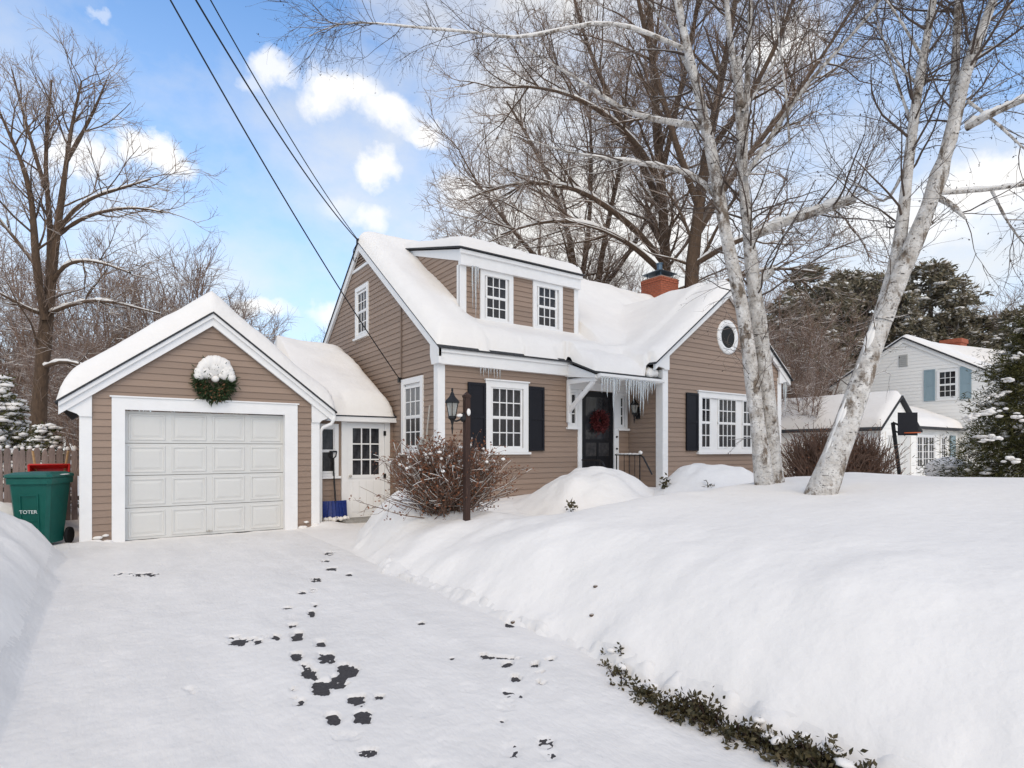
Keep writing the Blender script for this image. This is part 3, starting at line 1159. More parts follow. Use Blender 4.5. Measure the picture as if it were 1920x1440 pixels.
# ---- front ell
fe = Front(YE)
EA, EZ, ES = 12.74, 5.50, .745
E0, E1 = XE, 15.13
m = MB()
wpoly(m, fe, [(E0, .2), (E1, .2), (E1, 3.6), (EA, 5.36), (E0, 3.6)], -.15, -.012)
ew = part(m, 'ell_wall', M_siding)


def espan(v):
    if v < 3.5:
        return (E0 + .12, E1 - .12)
    k = (5.38 - v) / ES
    return (max(E0 + .12, EA - k), min(E1 - .12, EA + k))


clapboards(fe, ew, .68, 5.32, EXPO, espan, [(11.59, 13.94, 1.43, 2.87)])
m = MB()
wbox(m, fe, E0 - .028, E0 + .13, .3, 3.45, -.02, .03)
wpoly(m, fe, [(9.99, 3.42), (10.48, 3.785), (10.48, 3.3), (10.33, 3.3), (10.3, 3.33), (9.99, 3.37)], .031, .075)
part(m, 'corner_board', M_trim)
m = MB()
wbox(m, fe, E1 - .15, E1 + .028, .3, 3.45, -.02, .03)
wpoly(m, fe, [(15.49, 3.42), (15.0, 3.785), (15.0, 3.3), (15.15, 3.3), (15.18, 3.33), (15.49, 3.37)], .031, .075)
m.box(E1, E1 + .03, YE + .002, YE + .16, .3, 3.4)
part(m, 'corner_board', M_trim)
for sgn in (-1, 1):
    m = MB()
    e = EA + sgn * 2.76
    ez = EZ - .03 - ES * 2.76
    wpoly(m, fe, [(EA, EZ - .03), (e, ez), (e, ez - .15), (EA, EZ - .20)], .036, .10)
    part(m, 'rake_board', M_trim)
    m = MB()
    q0 = [(EA, EZ), (EA + sgn * 2.81, EZ - ES * 2.81), (EA + sgn * 2.81, EZ - ES * 2.81 - .028), (EA, EZ - .028)]
    m.prism([(u, YE - .16, v) for u, v in q0], (0, 4.2, 0))
    part(m, 'ell_roof', M_shingle)
# triple window, shutters, round window
window(fe, house, 11.555, 13.965, 1.44, 2.88, [(11.73, 12.03, 1.57, 2.12, 2, 2, 'screen'), (11.73, 12.03, 2.18, 2.73, 2, 2, 'glass'),
                                            (12.40, 13.08, 1.57, 2.12, 4, 2, 'screen'), (12.40, 13.08, 2.18, 2.73, 4, 2, 'glass'),
                                            (13.42, 13.74, 1.57, 2.12, 2, 2, 'screen'), (13.42, 13.74, 2.18, 2.73, 2, 2, 'glass')], casing=.13, head=.03, name='triple_window')
shutter(fe, 11.11, 11.548, 1.475, 2.83, M_shutter, house)
shutter(fe, 13.972, 14.41, 1.475, 2.83, M_shutter, house)
m = MB()
n = 40
oc, oz = 12.74, 4.30
rings = [(.275, -.01), (.275, .035), (.33, .05), (.405, .045), (.43, .03), (.43, -.01)]
vs = [fe.p(oc + r * math.cos(2 * math.pi * k / n), oz + r * math.sin(2 * math.pi * k / n), w) for r, w in rings for k in range(n)]
fs = [(i * n + k, i * n + (k + 1) % n, (i + 1) * n + (k + 1) % n, (i + 1) * n + k) for i in range(len(rings) - 1) for k in range(n)]
m.add(vs, fs)
rw = part(m, 'round_window', M_trim, smooth=True)
m = MB()
m.add([fe.p(oc + .285 * math.cos(2 * math.pi * k / n), oz + .285 * math.sin(2 * math.pi * k / n), .026) for k in range(n)], [tuple(range(n))])
m.build('pane', M_darkglass, rw)
# ell side (faces -X, carries the wall lantern)
fes = Side(XE)
m = MB()
wbox(m, fes, YE + .002, YM, .2, 3.42, -.14, -.012)
esw = part(m, 'ell_side_wall', M_siding)
clapboards(fes, esw, .45, 3.0, EXPO, lambda v: (YE + .15, YM - .001))
m = MB()
wbox(m, fes, YE - .027, YE + .17, .3, 3.30, .0285, .045)
part(m, 'corner_board', M_trim)
m = MB().box(E1 - .1, E1, YE + .16, YM, .2, 3.4)
part(m, 'ell_far_wall', M_siding)

# ---- dormer
fd = Front(YD)
D0, D1 = XD, 9.46
DS = .262


def droof(y):
    return 5.745 + DS * (y - 10.50)


m = MB()
wbox(m, fd, D0, D1, 4.1, 5.66, -.12, -.012)
dw = part(m, 'dormer_wall', M_siding)
clapboards(fd, dw, 4.2, 5.40, EXPO, lambda v: (D0 + .12, D1 - .10), [(6.70, 7.51, 4.25, 5.5), (8.13, 8.95, 4.25, 5.5)])
m = MB()
wbox(m, fd, D0 - .03, D0 + .125, 4.15, 5.39, -.02, .03)
m.box(D0 - .03, D0 + .001, YD + .001, YD + .11, 4.2, 5.42)
part(m, 'corner_board', M_trim)
m = MB()
wbox(m, fd, D1 - .10, D1 + .03, 4.15, 5.39, -.02, .03)
part(m, 'corner_board', M_trim)
m = MB()
wbox(m, fd, D0 - .05, D1 + .05, 5.39, 5.695, -.01, .10)
wbox(m, fd, D0 - .08, D1 + .08, 5.62, 5.70, .1, .14)
part(m, 'frieze_board', M_trim)
for (a, b, g0, g1) in ((6.67, 7.54, 6.86, 7.345), (8.10, 8.985, 8.29, 8.775)):
    window(fd, house, a, b, 4.285, 5.388, [(g0, g1, 4.40, 4.80, 3, 2, 'screen'), (g0, g1, 4.855, 5.27, 3, 2, 'glass')], casing=.11, name='dormer_window', sill=False)
fds = Side(XD)
m = MB()
wpoly(m, fds, [(YD, mroof(YD) - .03), (13.5, mroof(13.5) - .03), (13.5, droof(13.5) - .1), (YD, droof(YD) - .1)], -.1, -.012)
dsw = part(m, 'dormer_side_wall', M_siding)


def dspan(v):
    a = max(YD + .10, 10.5 + (v + .17 - 5.745) / DS)
    return (a, RY - (RZ + .02 - v) / RS + .05)


clapboards(fds, dsw, 4.2, 6.34, EXPO, dspan)
m = MB()
wpoly(m, fds, [(YD - .03, droof(YD - .03) - .055), (13.55, droof(13.55) - .055), (13.55, droof(13.55) - .13), (YD - .03, droof(YD - .03) - .30)], -.01, .035)
part(m, 'rake_board', M_trim)
m = MB()
m.prism([(D0 - .12, 10.47, droof(10.47)), (D0 - .12, 13.66, droof(13.66)), (D0 - .12, 13.66, droof(13.66) - .028), (D0 - .12, 10.47, droof(10.47) - .028)], (D1 - D0 + .24, 0, 0))
part(m, 'dormer_roof', M_shingle)
m = MB().box(D1 - .1, D1, YD + .12, 13.4, 4.2, 5.6)
m.prism([(D1 - .1, YD + .12, 5.6), (D1 - .1, 13.4, 5.6), (D1 - .1, 13.4, 6.4)], (.1, 0, 0))
part(m, 'dormer_side_wall', M_siding)

# ---- chimney
cx, cy, cw = 16.08, 13.72, .45
ct = 7.50
m = MB().box(cx - cw + .012, cx + cw - .012, cy - cw + .012, cy + cw - .012, 5.2, ct - .01)
chim = part(m, 'chimney', M_mortar)
m = MB()
rnd = random.Random(3)
z, r = 5.9, 0
while z < ct - .05:
    L, hb = .205, .066
    for side in range(4):
        u = -cw + (-.5 * L if r % 2 else 0)
        while u < cw:
            a, b = max(u, -cw), min(u + L - .012, cw)
            if b - a > .03:
                o = .006 * rnd.random() + (.02 if z > ct - .24 else 0)
                if side == 0:
                    m.box(cx + a, cx + b, cy - cw - o, cy - cw + .014, z, z + hb)
                elif side == 1:
                    m.box(cx - cw - o, cx - cw + .014, cy + a, cy + b, z, z + hb)
                elif side == 2:
                    m.box(cx + a, cx + b, cy + cw - .014, cy + cw + o, z, z + hb)
                else:
                    m.box(cx + cw - .014, cx + cw + o, cy + a, cy + b, z, z + hb)
            u += L
    z += hb + .012
    r += 1
tag(m.build('bricks', M_brick, chim), kind='stuff')
m = MB()
for sx in (-1, 1):
    for sy in (-1, 1):
        m.box(cx + sx * .3 - .015, cx + sx * .3 + .015, cy + sy * .3 - .015, cy + sy * .3 + .015, ct - .02, ct + .18)
m.add([(cx - .46, cy - .46, ct + .16), (cx + .46, cy - .46, ct + .16), (cx + .46, cy + .46, ct + .16), (cx - .46, cy + .46, ct + .16), (cx, cy, ct + .38)],
      [(0, 1, 4), (1, 2, 4), (2, 3, 4), (3, 0, 4), (3, 2, 1, 0)])
m.lathe((cx, cy, ct), [(.13, -.02), (.13, .2), (.10, .3), (.10, .52), (.13, .53), (.13, .56)], 12)
m.build('chimney_cap', M_cap, chim)

# past 300 clapboards the smallest ones in sight are joined into one part
cl = [o for w_ in house.children for o in w_.children if o.name.startswith('clapboard')]
off0 = org(house)


def seen_size(o):
    q = np.array(o.location) + off0
    return o.scale[0] / np.linalg.norm(q - np.array([0, 0, EYE]))


cl.sort(key=seen_size, reverse=True)
m = MB()
for o in cl[295:]:
    Mx = Matrix.Translation(Vector(off0)) @ Matrix.LocRotScale(o.location, o.rotation_euler, o.scale)
    m.add([Mx @ v.co for v in o.data.vertices], [tuple(p_.vertices) for p_ in o.data.polygons])
    bpy.data.objects.remove(o)
tag(m.build('clapboards', M_siding, house), kind='stuff')

# ---- service conduit and meter on the gable
m = MB().tube([(XW - .035, 11.38, 4.52), (XW - .035, 11.375, 3.0), (XW - .035, 11.42, 1.0)], .016, 6)
part(m, 'conduit', M_pipe)
m = MB().box(XW - .11, XW - .03, 10.13, 10.33, 1.46, 1.72).tube([(XW - .07, 10.1, 1.9), (XW - .06, 10.02, 2.35)], .015, 6)
m.tube([(XW - .07, 10.12, 1.72), (XW - .07, 10.1, 1.9)], .015, 6)
em = part(m, 'electric_meter', M_meter)
for z in (1.56, 1.18):
    k = MB().lathe((0, 0, 0), [(.085, 0), (.085, .06), (.06, .09)], 14)
    R2 = Matrix.Rotation(-math.pi / 2, 4, 'Y')
    k.v = [tuple(R2 @ Vector(p) + Vector((XW - .11 if z > 1.4 else XW - .03, 10.23, z))) for p in k.v]
    k.build('meter_dial', M_lens, em)

# ================================================================== snow lying on the roofs
def snow_sheet(label, x0, x1, y0, y1, res, roof, mask, thick, rad, cat='snow', hole=None, seed=0, name='roof_snow'):
    xs, ys = np.arange(x0, x1 + 1e-6, res), np.arange(y0, y1 + 1e-6, res)
    X, Y = np.meshgrid(xs, ys, indexing='ij')
    Mk = mask(X, Y)
    d = np.zeros(X.shape)
    n = int(rad / res) + 2
    pd = 10
    cur = np.pad(Mk, pd)

    def nb_(q, i, f):
        q = np.pad(q, 1)
        r_ = [q[1:-1, 1:-1], q[:-2, 1:-1], q[2:, 1:-1], q[1:-1, :-2], q[1:-1, 2:]]
        if i % 3 == 2:
            r_ += [q[:-2, :-2], q[2:, 2:], q[:-2, 2:], q[2:, :-2]]
        return f.reduce(r_)
    for i in range(pd - 1):                      # closing, so that inner corners keep their snow
        cur = nb_(cur, i, np.logical_or)
    for i in range(pd - 1):
        cur = nb_(cur, i, np.logical_and)
    d = np.zeros(cur.shape)
    for i in range(n):
        d += cur
        cur = nb_(cur, i, np.logical_and)
    d = np.clip((d[pd:-pd, pd:-pd] - 1) * res, 0, None)
    t = np.clip(d / rad, 0, 1)
    prof = (1 - (1 - t) ** 2.4) ** .72
    T = thick(X, Y) * prof * (1 + .16 * fbm(X * .9, Y * .9, 81 + seed, 3) + .10 * fbm(X * 4, Y * 4, 85 + seed, 3) * (1 - t))
    T = np.where(Mk & ~nb_(Mk, 2, np.logical_and), 0, T)          # the rim comes down to the shingles
    Z = roof(X, Y) + .006 + T
    idx = np.arange(X.size).reshape(X.shape)
    ok = Mk[:-1, :-1] & Mk[1:, :-1] & Mk[1:, 1:] & Mk[:-1, 1:]
    if hole is not None:
        H = hole(X, Y)
        ok &= ~(H[:-1, :-1] & H[1:, :-1] & H[1:, 1:] & H[:-1, 1:])
    Q = np.stack([idx[:-1, :-1], idx[1:, :-1], idx[1:, 1:], idx[:-1, 1:]], -1)[ok]
    used = np.unique(Q)
    re = np.full(X.size, -1)
    re[used] = np.arange(len(used))
    V = np.stack([X, Y, Z], -1).reshape(-1, 3)[used]
    c = V.mean(0)
    return tag(npmesh(name, V, [re[Q]], M_snow, loc=(c[0], c[1], V[:, 2].min())), label, cat, kind='stuff')


def smax(L, k):
    A = np.stack(L)
    m_ = A.max(0)
    return m_ + np.log(np.exp(np.clip((A - m_) * k, -60, 0)).sum(0)) / k


NEG = -50.0


def main_roof_z(X, Y):
    a = np.where(Y >= 9.5, RZ - RS * np.abs(Y - RY), NEG)
    b = np.where((X > 9.8) & (X < 15.7), EZ - ES * np.abs(X - EA), NEG)
    c = np.where((X > 8.2) & (X < 10.4) & (Y < 9.75), 3.105 + .392 * (Y - 8.74), NEG)
    return smax([a, b, c], 9)


def main_mask(X, Y):
    a = (X > XW - .13) & (X < 16.36) & (Y > 9.57 + .05 * np.clip(fbm(X * 2.3, X * 0 + 4, 95, 4), -.2, 1)) & (Y < 17.92)
    b = (X > 9.92) & (X < 15.57) & (Y > YE - .19) & (Y < 13)
    c = (X > 8.27) & (X < 10.0) & (Y > 8.745) & (Y < 9.8)
    return a | b | c


def main_thick(X, Y):
    t = .34 + 0 * X
    by = smooth01(Y, 9.7, 10.6) * (X > 6.0) * (X < 9.6) * (Y < 10.75)
    t = t * (1 - .70 * by * smooth01(X, 5.9, 6.6))
    ell = smooth01(9.6 - Y, 0, .3) * smooth01(X, 10, 10.4)
    return t * (1 - .25 * ell)


snow_sheet('deep smooth snow on the main roof, running over the porch and the front gable', 5.05, 16.4, 8.48, 17.95, .05, main_roof_z, main_mask, main_thick, .42,
           hole=lambda X, Y: (X > 6.28) & (X < 9.38) & (Y > 10.74) & (Y < 13.4))
snow_sheet('snow slab on the flat dormer roof above the two small windows', D0 - .14, D1 + .14, 10.44, 13.72, .05, lambda X, Y: droof(Y), lambda X, Y: (X > D0 - .125) & (X < D1 + .125) & (Y > 10.465) & (Y < 13.68),
           lambda X, Y: .24 + 0 * X, .36, seed=3)


def gar_roof_z(X, Y):
    a = 3.889 - SL * np.abs(X - AP)
    a = np.where(X < 3.76, a, NEG)
    b = np.where(X > A1, 2.21 + .55 * 2.95 - .55 * np.abs(Y - 14.6), NEG)
    return smax([a, b], 12)


snow_sheet('thick snow on the garage roof and the low link roof beside it', -.66, 5.22, 11.08, 17.8, .05, gar_roof_z,
           lambda X, Y: ((X > AP - 2.19) & (X < AP + 2.18) & (Y > YG - .20) & (Y < 17.7)) | ((X > 3.2) & (X < XW - .02) & (Y > YB - .235) & (Y < 17.5)),
           lambda X, Y: .37 + 0 * X, .34, seed=7)

# ================================================================== icicles
def icicle(x, y, z, L, r, label, group):
    rs = random.Random(int(x * 1000 + z * 77))
    m = MB()
    P, Rr = [], []
    for k in range(6):
        t = k / 5
        P.append((x + rs.uniform(-.006, .006), y + rs.uniform(-.006, .006), z - L * t))
        Rr.append(max(r * (1 - t) ** .8 * rs.uniform(.85, 1.15), .002))
    m.tube(P, Rr, 6)
    return tag(m.build('icicle', M_ice, loc=(x, y, z), smooth=True), label, 'icicle', group)


for x, L, r in ((8.42, .34, .024), (8.50, .30, .022), (8.58, .42, .028), (8.67, .30, .022), (8.76, .78, .04), (8.85, .40, .026), (8.93, .3, .022)):
    icicle(x, 8.70, 3.0, L, r, 'icicle hanging from the porch gutter in front of the black door', 'icicles in front of the door')
for x, L, r in ((9.14, .35, .024), (9.22, .72, .036), (9.29, .34, .024), (9.36, .5, .028), (9.44, .42, .026), (9.51, .45, .026), (9.58, .76, .034), (9.66, .78, .034), (9.73, .42, .026), (9.81, .5, .028), (9.88, .26, .022), (9.95, .3, .022), (10.03, .2, .02)):
    icicle(x, 8.70, 3.0, L, r, 'icicle hanging from the porch gutter in front of the wall lantern', 'icicles in front of the wall lantern')
for x, L in ((6.08, .17), (6.15, .2), (6.20, .12), (6.26, .21), (6.32, .13), (6.40, .2), (6.47, .22), (6.54, .24)):
    icicle(x, YM - .12, 3.12, L, .013, 'small icicle under the white board above the front window', 'icicles above the front window')
for x, L, r in ((6.42, .95, .022), (6.50, 1.12, .028), (6.56, .5, .018)):
    icicle(x, YD - .13, 5.39, L, r, 'long icicle against the dormer corner beside the left small window', 'icicles on the dormer')
for x, L, r in ((15.30, .5, .024), (15.37, .9, .03), (15.44, .45, .022)):
    icicle(x, YE - .02, 3.37, L, r, 'icicle at the far right eave of the front gable', 'icicles on the right eave')

# ================================================================== wreaths
def leaf_cloud(pts, size, seed, asp=.4, up=None, jit=1.0):
    """one pointed leaf (two triangles bent on the midrib) at each point"""
    rs = np.random.RandomState(seed)
    n = len(pts)
    d = rs.normal(size=(n, 3)) * jit
    if up is not None:
        d = d + up
    d /= np.linalg.norm(d, axis=1, keepdims=True) + 1e-9
    e = np.cross(d, rs.normal(size=(n, 3)))
    e /= np.linalg.norm(e, axis=1, keepdims=True) + 1e-9
    s = size * rs.uniform(.6, 1.3, (n, 1))
    a = pts
    b = pts + d * s
    c1 = pts + d * s * .45 + e * s * asp * .5
    c2 = pts + d * s * .45 - e * s * asp * .5
    V = np.stack([a, c1, b, c2], 1).reshape(-1, 3)
    k = np.arange(n)[:, None] * 4
    T = np.concatenate([k + np.array([[0, 1, 2]]), k + np.array([[0, 2, 3]])])
    return V, T


def leaves(name, pts, size, m, parent, seed, asp=.4, up=None, jit=1.0, kind='stuff'):
    V, T = leaf_cloud(np.asarray(pts, float), size, seed, asp, up, jit)
    o = npmesh(name, V, [T], m, parent, smooth=False)
    if kind:
        tag(o, kind=kind)
    return o


def blobs(name, specs, m, parent, seed=0, loc=None, sub=2, rough=.10):
    """lumpy soft mounds: (x,y,z,rx,ry,rz)"""
    bm = bmesh.new()
    bmesh.ops.create_icosphere(bm, subdivisions=sub, radius=1)
    bv = np.array([v.co[:] for v in bm.verts])
    bf = np.array([[v.index for v in f.verts] for f in bm.faces])
    bm.free()
    rs = np.random.RandomState(seed)
    g = Geo()
    for (x, y, z, a, b, c) in specs:
        q = rs.uniform(-9, 9, 2)
        w = 1 + rough * fbm(bv[:, 0] * 1.6 + q[0] + bv[:, 2], bv[:, 1] * 1.6 + q[1], 3, 3)[:, None]
        g.tris(bv * w * np.array([a, b, c]) + np.array([x, y, z]), bf)
    o = g.build(name, m, parent, loc)
    return tag(o, kind='stuff') if parent is not None else o


rs = np.random.RandomState(5)
wc = np.array([1.615, YG - .06, 2.70])
wr = empty('wreath', wc, 'round evergreen wreath above the garage door, its top half under a cap of snow', 'wreath')
n = 2600
an = rs.uniform(0, 2 * np.pi, n)
q = rs.normal(size=(n, 2)) * .045
rad = .235 + q[:, 0]
P = np.stack([wc[0] + rad * np.cos(an), wc[1] - .03 + q[:, 1] * .8, wc[2] - .02 + rad * np.sin(an)], 1)
rd = np.stack([np.cos(an), 0 * an - .4, np.sin(an)], 1)
leaves('needles', P, .095, M_wreathleaf, wr, 6, .22, rd * .9)
P2 = P[(np.abs(an - 4.6) < 1.3)][:160] + np.array([0, -.04, 0])
leaves('cones', P2, .06, M_wreathbrown, wr, 7, .4)
P3 = np.stack([wc[0] + rs.uniform(-.17, .17, 240), wc[1] + rs.uniform(-.03, .01, 240), wc[2] - rs.uniform(.05, .28, 240)], 1)
leaves('inner_sprigs', P3, .10, M_wreathleaf, wr, 8, .25)
m = MB().tube([(wc[0] + .235 * math.cos(a), wc[1] - .02, wc[2] - .02 + .235 * math.sin(a)) for a in np.linspace(0, 2 * math.pi, 25)], .035, 8, cap=False)
m.build('ring', M_wreathleaf, wr)
sp = []
for a in np.linspace(.12, math.pi - .12, 15):
    sp.append((wc[0] + .25 * math.cos(a), wc[1] - .06, wc[2] + .04 + .27 * math.sin(a), .085, .09, .09 + .05 * math.sin(a)))
sp += [(wc[0] + .0, wc[1] - .05, wc[2] + .24, .27, .10, .19), (wc[0] - .16, wc[1] - .06, wc[2] + .14, .12, .09, .13), (wc[0] + .16, wc[1] - .06, wc[2] + .14, .12, .09, .13), (wc[0] + .02, wc[1] - .05, wc[2] + .30, .24, .09, .13), (wc[0] - .11, wc[1] - .05, wc[2] + .2, .1, .07, .12), (wc[0] + .12, wc[1] - .05, wc[2] + .2, .1, .07, .12),
       (wc[0] + .0, wc[1] - .07, wc[2] + .03, .07, .05, .06), (wc[0] + .10, wc[1] - .08, wc[2] + .09, .06, .05, .05), (wc[0] - .09, wc[1] - .08, wc[2] + .08, .06, .05, .055)]
blobs('snow_cap', sp, M_snow, wr, 4)

wc = np.array([9.31, YM - .07, 2.14])
wr = empty('wreath', wc, 'dark red berry wreath hanging on the black front door', 'wreath')
n = 1500
an = rs.uniform(0, 2 * np.pi, n)
q = rs.normal(size=(n, 2)) * .045
rad = .165 + q[:, 0]
P = np.stack([wc[0] + rad * np.cos(an), wc[1] - .03 + q[:, 1] * .7, wc[2] + rad * np.sin(an)], 1)
leaves('red_leaves', P, .06, M_redleaf, wr, 16, .45, np.stack([np.cos(an), 0 * an - .5, np.sin(an)], 1) * .8)
MB().tube([(wc[0] + .185 * math.cos(a), wc[1], wc[2] + .185 * math.sin(a)) for a in np.linspace(0, 2 * math.pi, 21)], .022, 6, cap=False).build('ring', M_post, wr)

# ================================================================== lanterns and post
def lantern(root, c, s=1.0, hang=True):
    """six-sided coach lantern centred at c"""
    x, y, z = c
    f = lambda pr: [(r * s, h * s) for r, h in pr]
    MB().lathe(c, f([(.014, .30), (.018, .27), (.012, .25), (.03, .22), (.035, .20), (.055, .17), (.10, .125), (.118, .10), (.118, .09), (.09, .085)][::-1]), 6).build('lamp_cap', M_iron, root)
    MB().lathe(c, f([(.055, -.10), (.092, .085)]), 6).build('lamp_glass', M_lens, root)
    m = MB()
    for k in range(6):
        g = 2 * math.pi * k / 6
        m.tube([(x + .057 * s * math.cos(g), y + .057 * s * math.sin(g), z - .10 * s), (x + .095 * s * math.cos(g), y + .095 * s * math.sin(g), z + .088 * s)], .007 * s, 4)
    m.build('lamp_frame', M_iron, root)
    MB().lathe(c, f([(.006, -.36), (.012, -.30), (.018, -.27), (.010, -.24), (.022, -.19), (.03, -.16), (.06, -.135), (.062, -.10)]), 8).build('lamp_finial', M_iron, root)


pp = at(875, 972, 7.8)
PXP, PYP = pp[0], pp[1]
gz0 = float(height(PXP, PYP))
lp = empty('lamp_post', (PXP, PYP, gz0), 'dark brown wooden lamp post with a black coach lantern on its left side', 'lamp post')
m = MB()
m.box(PXP - .037, PXP + .037, PYP - .037, PYP + .037, gz0 - .4, 2.20)
m.box(PXP - .044, PXP + .044, PYP - .044, PYP + .044, 2.2002, 2.23)
m.add([(PXP - .04, PYP - .04, 2.231), (PXP + .04, PYP - .04, 2.231), (PXP + .04, PYP + .04, 2.231), (PXP - .04, PYP + .04, 2.231), (PXP, PYP, 2.28)], [(0, 1, 4), (1, 2, 4), (2, 3, 4), (3, 0, 4)])
m.build('post', M_post, lp)
lc = at(848, 767, 7.75)
lantern(lp, tuple(lc), .93)
m = MB()
m.tube([(PXP - .04, PYP, 1.93), (PXP - .09, PYP + .01, 1.90), tuple(lc + np.array([.05, -.02, -.16])), tuple(lc + np.array([0, 0, -.15]))], .014, 6)
m.lathe((PXP - .052, PYP, 1.93), [(.02, -.06), (.045, -.03), (.045, .03), (.02, .06)], 8)
m.build('lamp_arm', M_iron, lp)
blobs('snow', [(PXP - .10, PYP, 1.955, .05, .035, .025), (PXP + .0, PYP - .055, 2.0, .03, .02, .05)], M_snow, lp, 2)

wlc = (XE - .16, 9.45, 2.46)
wl = empty('wall_lantern', (XE - .02, 9.45, 2.4), 'black wall lantern on the brown wall right of the front door', 'wall lantern')
lantern(wl, wlc, .95)
m = MB()
m.box(XE - .05, XE - .021, 9.39, 9.51, 2.22, 2.50)
m.tube([(XE - .04, 9.45, 2.40), (XE - .08, 9.45, 2.30), (XE - .13, 9.45, 2.29), (XE - .16, 9.45, 2.32)], .014, 6)
m.build('lamp_arm', M_iron, wl)

# ================================================================== handrails by the front step
for x, y0, y1, zt, lab in ((9.72, 8.75, 9.60, 1.38, 'snow topped black iron handrail on the right of the front step'), (8.74, 9.0, 9.66, 1.27, 'black iron handrail on the left of the front step, mostly buried')):
    hr_ = empty('handrail', (x, y1, .6), lab, 'handrail')
    MB().tube([(x, y1, zt), (x, y0 + .08, zt), (x, y0, zt - .05), (x, y0 - .25, zt - .42)], .018, 6).build('rail', M_iron, hr_)
    for yy in (y0 + .1, y1 - .04):
        MB().tube([(x, yy, .55), (x, yy, zt)], .014, 6).build('post', M_iron, hr_)
    m = MB()
    for k in range(3):
        yy = y0 + .25 + k * .16
        m.tube([(x, yy, .58), (x, yy, zt)], .008, 5)
    m.build('baluster', M_iron, hr_)
    if zt > 1.3:
        blobs('snow', [(x, y0 + .15 + k * .12, zt + .022, .028, .08, .022) for k in range(6)] + [(x, y0 + .08, zt + .05, .04, .05, .045)], M_snow, hr_, 3)

# ================================================================== bin, barrow, fence, shovel
def obj_local(mb, name, m, root, rot, smooth=False, k=(.78, .9, 1.03)):
    """shapes given in the thing's own frame, turned by rot about its base"""
    o = org(root)
    c, s = math.cos(rot), math.sin(rot)
    mb.v = [(o[0] + x * k[0] * c - y * k[1] * s, o[1] + x * k[0] * s + y * k[1] * c, o[2] + z * k[2]) for x, y, z in mb.v]
    return mb.build(name, m, root, smooth=smooth)


br = -.42     # the bin faces the camera
bloc = at(77, 1005, 8.95)
bl = empty('wheelie_bin', (bloc[0], bloc[1], .01), 'green wheeled bin half buried in the left snowbank beside the garage', 'wheelie bin')
m = MB()
W0, W1, H0, H1 = .27, .37, .06, 1.05
ringb = lambda w, d0, d1, z, c: [(-w + c, d0, z), (w - c, d0, z), (w, d0 + c, z), (w, d1 - c, z), (w - c, d1, z), (-w + c, d1, z), (-w, d1 - c, z), (-w, d0 + c, z)]
vs = ringb(W0, -.27, .25, H0, .05) + ringb(.35, -.345, .33, .93, .05) + ringb(.355, -.35, .335, .94, .05) + ringb(.385, -.385, .36, .945, .05) + ringb(.39, -.39, .365, 1.03, .05)
fs = [tuple(range(7, -1, -1))] + [(i * 8 + k, i * 8 + (k + 1) % 8, i * 8 + 8 + (k + 1) % 8, i * 8 + 8 + k) for i in range(4) for k in range(8)] + [tuple(range(32, 40))]
m.add(vs, fs)
body = obj_local(m, 'body', M_bin, bl, br)
m = MB()   # raised front panel frame
sl = lambda z: -.27 - (z - .06) * .075 / .87
pq = lambda x0, x1, z0, z1, o: m.add([(x0, sl(z0) + .01, z0), (x1, sl(z0) + .01, z0), (x1, sl(z1) + .01, z1), (x0, sl(z1) + .01, z1), (x0, sl(z0) - o, z0), (x1, sl(z0) - o, z0), (x1, sl(z1) - o, z1), (x0, sl(z1) - o, z1)], _F6)
pq(-.16, .16, .77, .80, .02)
pq(-.16, -.135, .20, .77, .02)
pq(.135, .16, .20, .77, .02)
pq(-.135, .135, .40, .42, .014)
obj_local(m, 'front_rib', M_bin, bl, br)
m = MB()
vs = ringb(.40, -.41, .36, 1.035, .06) + ringb(.41, -.42, .37, 1.05, .06) + ringb(.40, -.41, .36, 1.085, .06) + ringb(.30, -.30, .28, 1.115, .05)
fs = [tuple(range(7, -1, -1))] + [(i * 8 + k, i * 8 + (k + 1) % 8, i * 8 + 8 + (k + 1) % 8, i * 8 + 8 + k) for i in range(3) for k in range(8)] + [tuple(range(24, 32))]
m.add(vs, fs)
obj_local(m, 'lid', M_bin, bl, br)
m = MB().tube([(-.28, .37, 1.0), (-.28, .44, 1.04), (.28, .44, 1.04), (.28, .37, 1.0)], .016, 6)
obj_local(m, 'handle', M_bin, bl, br)
for sx in (-1, 1):
    m = MB().lathe((0, 0, 0), [(.04, -.03), (.125, -.03), (.13, 0), (.125, .03), (.04, .03)], 14)
    R3 = Matrix.Rotation(math.pi / 2, 4, 'Y')
    m.v = [tuple(R3 @ Vector(p) + Vector((sx * .34, .27, .13))) for p in m.v]
    obj_local(m, 'wheel', M_rubber, bl, br)
# raised maker's lettering printed white on the front
tcu = bpy.data.curves.new('lettering', 'FONT')
tcu.body = 'TOTER'
tcu.size = .075
tcu.align_x = 'CENTER'
tcu.extrude = .002
tob = bpy.data.objects.new('lettering', tcu)
C.objects.link(tob)
dgp = bpy.context.evaluated_depsgraph_get()
tme = bpy.data.meshes.new_from_object(tob.evaluated_get(dgp))
bpy.data.objects.remove(tob)
tme.materials.clear()
tme.materials.append(M_text)
to = link('lettering', tme, bl)
zz = .535
to.rotation_euler = (math.pi / 2 + math.atan(.075 / .87), 0, br)
to.location = (-math.sin(br) * (sl(zz) - .004), math.cos(br) * (sl(zz) - .004), zz)
blobs('snow', [(bloc[0] + .1, bloc[1] - .05, 1.118, .28, .22, .012)], M_snow, bl, 2)

